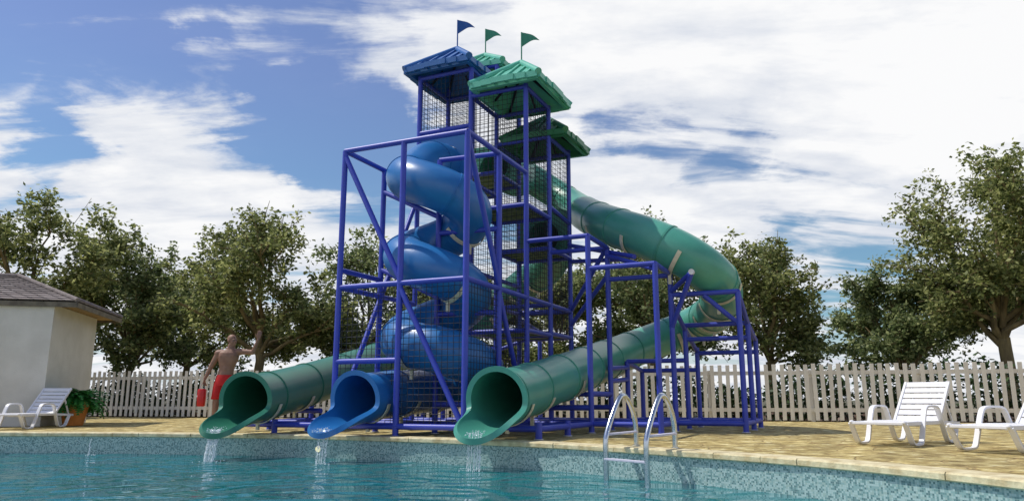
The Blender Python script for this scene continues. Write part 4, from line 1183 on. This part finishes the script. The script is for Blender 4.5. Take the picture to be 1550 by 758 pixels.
# ------------------------------------------------------------------ sky, sun, camera
SUN_AZ, SUN_EL = R(-80), R(58)      # azimuth from +Y, negative = left
w = bpy.data.worlds.new('World'); scene.world = w; w.use_nodes = True
t = w.node_tree; t.nodes.clear(); L = t.links.new
out = nn(t, 'ShaderNodeOutputWorld'); bg = nn(t, 'ShaderNodeBackground'); bg.inputs['Strength'].default_value = .1
sky = nn(t, 'ShaderNodeTexSky'); sky.sky_type = 'NISHITA'; sky.sun_disc = False; sky.sun_elevation = SUN_EL; sky.sun_rotation = SUN_AZ
sky.air_density = 1.2; sky.dust_density = .4; sky.ozone_density = 3.0
tc = nn(t, 'ShaderNodeTexCoord'); sep = nn(t, 'ShaderNodeSeparateXYZ'); L(tc.outputs['Generated'], sep.inputs[0])
def mth(op, a, b=None, c=None, clamp=False):
    n = nn(t, 'ShaderNodeMath'); n.operation = op; n.use_clamp = clamp
    for k, v in enumerate((a, b, c)):
        if v is None: continue
        if isinstance(v, (int, float)): n.inputs[k].default_value = v
        else: L(v, n.inputs[k])
    return n.outputs[0]
zz = mth('MAXIMUM', sep.outputs[2], 0.0); zd = mth('ADD', zz, .16)
u = mth('DIVIDE', sep.outputs[0], zd); v = mth('DIVIDE', sep.outputs[1], zd)
cb = nn(t, 'ShaderNodeCombineXYZ'); L(u, cb.inputs[0]); L(v, cb.inputs[1])
def cnoise(sc, det, rough, dist, rot, scl, off=(0, 0, 0)):
    mp = nn(t, 'ShaderNodeMapping'); mp.inputs['Scale'].default_value = scl; mp.inputs['Rotation'].default_value = (0, 0, rot); mp.inputs['Location'].default_value = off
    L(cb.outputs[0], mp.inputs[0]); n = nn(t, 'ShaderNodeTexNoise'); n.inputs['Scale'].default_value = sc; n.inputs['Detail'].default_value = det
    n.inputs['Roughness'].default_value = rough; n.inputs['Distortion'].default_value = dist; L(mp.outputs[0], n.inputs['Vector']); return n.outputs['Fac']
big = cnoise(1.0, 3, .5, .3, R(10), (.7, 1.2, 1), (2.1, 4.2, 0)); fine = cnoise(2.4, 12, .60, .5, R(12), (.55, 1.7, 1), (5.3, 1.7, 0))
dens = mth('ADD', mth('ADD', mth('MULTIPLY', big, .55), mth('MULTIPLY', fine, 1.5)), -.29)
veil = nn(t, 'ShaderNodeMapRange'); veil.interpolation_type = 'SMOOTHSTEP'; veil.inputs['From Min'].default_value = .40; veil.inputs['From Max'].default_value = .26; veil.inputs['To Max'].default_value = .27; L(sep.outputs[2], veil.inputs[0])
dens = mth('ADD', dens, veil.outputs[0])
wn_ = nn(t, 'ShaderNodeTexNoise'); wn_.inputs['Scale'].default_value = 1.6; wn_.inputs['Detail'].default_value = 7; wn_.inputs['Roughness'].default_value = .62; L(cb.outputs[0], wn_.inputs['Vector'])
ws = nn(t, 'ShaderNodeVectorMath'); ws.operation = 'SUBTRACT'; L(wn_.outputs['Color'], ws.inputs[0]); ws.inputs[1].default_value = (.5, .5, .5)
wm = nn(t, 'ShaderNodeVectorMath'); wm.operation = 'MULTIPLY_ADD'; L(ws.outputs[0], wm.inputs[0]); wm.inputs[1].default_value = (.5, .3, .16); L(tc.outputs['Generated'], wm.inputs[2])
wz = nn(t, 'ShaderNodeVectorMath'); wz.operation = 'NORMALIZE'; L(wm.outputs[0], wz.inputs[0])
def blob(x, y, width, amt, base):      # add cloud cover around one direction of the sky
    d = PX(x, y, 10) - Vector((0, 0, .55)); d.normalize()
    dt = nn(t, 'ShaderNodeVectorMath'); dt.operation = 'DOT_PRODUCT'; L(wz.outputs[0], dt.inputs[0]); dt.inputs[1].default_value = d
    mr = nn(t, 'ShaderNodeMapRange'); mr.interpolation_type = 'SMOOTHSTEP'; mr.inputs['From Min'].default_value = math.cos(R(width)); mr.inputs['From Max'].default_value = 1; mr.inputs['To Max'].default_value = amt
    L(dt.outputs['Value'], mr.inputs[0]); return mth('ADD', base, mr.outputs[0])
for a in ((1340, 10, 31, .60), (850, 40, 15, .26), (590, 90, 8, .20), (470, 100, 7, .14), (300, 130, 9, .20), (400, 155, 6, .14), (60, 150, 8, .14), (130, 100, 5, .08), (150, 215, 6, -.30), (60, 250, 6, -.12), (330, 235, 5, -.16), (20, 40, 14, -.32), (230, 30, 9, -.20), (500, 190, 7, -.34), (300, 250, 9, .14), (200, 130, 6, .12), (600, 150, 4, -.2), (330, 190, 5, -.12), (1060, 210, 8, -.42), (1160, 185, 5, -.10), (910, 195, 6, -.24), (1290, 390, 10, -.58), (1120, 330, 7, -.20), (560, 260, 7, -.18), (200, 300, 13, .10), (420, 175, 6, -.18)):
    dens = blob(*a, dens)
rp = nn(t, 'ShaderNodeValToRGB'); L(dens, rp.inputs[0]); e = rp.color_ramp.elements
e[0].position = .70; e[0].color = (.05, .05, .05, 1); e[1].position = 1.02; e[1].color = (1, 1, 1, 1); rp.color_ramp.interpolation = 'EASE'
hz = nn(t, 'ShaderNodeMapRange'); hz.interpolation_type = 'SMOOTHSTEP'; hz.inputs['From Min'].default_value = .02; hz.inputs['From Max'].default_value = .12; hz.inputs['To Min'].default_value = .7; hz.inputs['To Max'].default_value = 0; L(sep.outputs[2], hz.inputs[0])
cover = mth('MAXIMUM', rp.outputs[0], hz.outputs[0])
shade = cnoise(3.4, 8, .6, .2, R(20), (.8, 1.3, 1), (1.3, 7.7, 0))
cr = nn(t, 'ShaderNodeValToRGB'); L(mth('ADD', mth('MULTIPLY', shade, .65), mth('MULTIPLY', dens, .32)), cr.inputs[0]); cr.color_ramp.elements[0].position = .48; cr.color_ramp.elements[0].color = (5.3, 5.8, 6.8, 1); cr.color_ramp.elements[1].position = .78; cr.color_ramp.elements[1].color = (8.7, 8.72, 8.8, 1)
skc = nn(t, 'ShaderNodeMix'); skc.data_type = 'RGBA'; skc.blend_type = 'MULTIPLY'; skc.inputs[0].default_value = 1; skc.inputs[7].default_value = (.80, .80, 1.0, 1); L(sky.outputs[0], skc.inputs[6])
tint = nn(t, 'ShaderNodeValToRGB'); tint.color_ramp.elements[0].position = .20; tint.color_ramp.elements[0].color = (.60, .82, .92, 1); tint.color_ramp.elements[1].position = .42; tint.color_ramp.elements[1].color = (.80, .80, 1, 1); L(sep.outputs[2], tint.inputs[0]); L(tint.outputs[0], skc.inputs[7])
mx = nn(t, 'ShaderNodeMix'); mx.data_type = 'RGBA'; L(cover, mx.inputs[0]); L(skc.outputs[2], mx.inputs[6]); L(cr.outputs[0], mx.inputs[7])
L(mx.outputs[2], bg.inputs['Color']); L(bg.outputs[0], out.inputs[0])

sd = bpy.data.lights.new('sun', 'SUN'); sd.energy = 3.2; sd.angle = R(.5); sd.color = (1.0, .95, .86)
so = bpy.data.objects.new('sun', sd); COL.objects.link(so)
dv = Vector((math.sin(SUN_AZ) * math.cos(SUN_EL), math.cos(SUN_AZ) * math.cos(SUN_EL), math.sin(SUN_EL)))
so.rotation_euler = dv.to_track_quat('Z', 'Y').to_euler(); so.location = dv * 60

cam = bpy.data.cameras.new('camera'); co = bpy.data.objects.new('camera', cam); COL.objects.link(co); scene.camera = co
cam.sensor_width = 36; cam.lens = 1108 / 1550 * 36; cam.clip_end = 3000; cam.clip_start = .05
co.location = (0, 0, .55); co.rotation_euler = (R(90) + math.atan(225.5 / 1108), 0, 0)
vs_ = scene.view_settings; vs_.view_transform = 'Standard'; vs_.look = 'None'; vs_.exposure = .15; vs_.gamma = 1
scene.render.engine = 'CYCLES'; scene.render.resolution_x = 1024; scene.render.resolution_y = 500
scene.cycles.max_bounces = 8; scene.cycles.transparent_max_bounces = 16
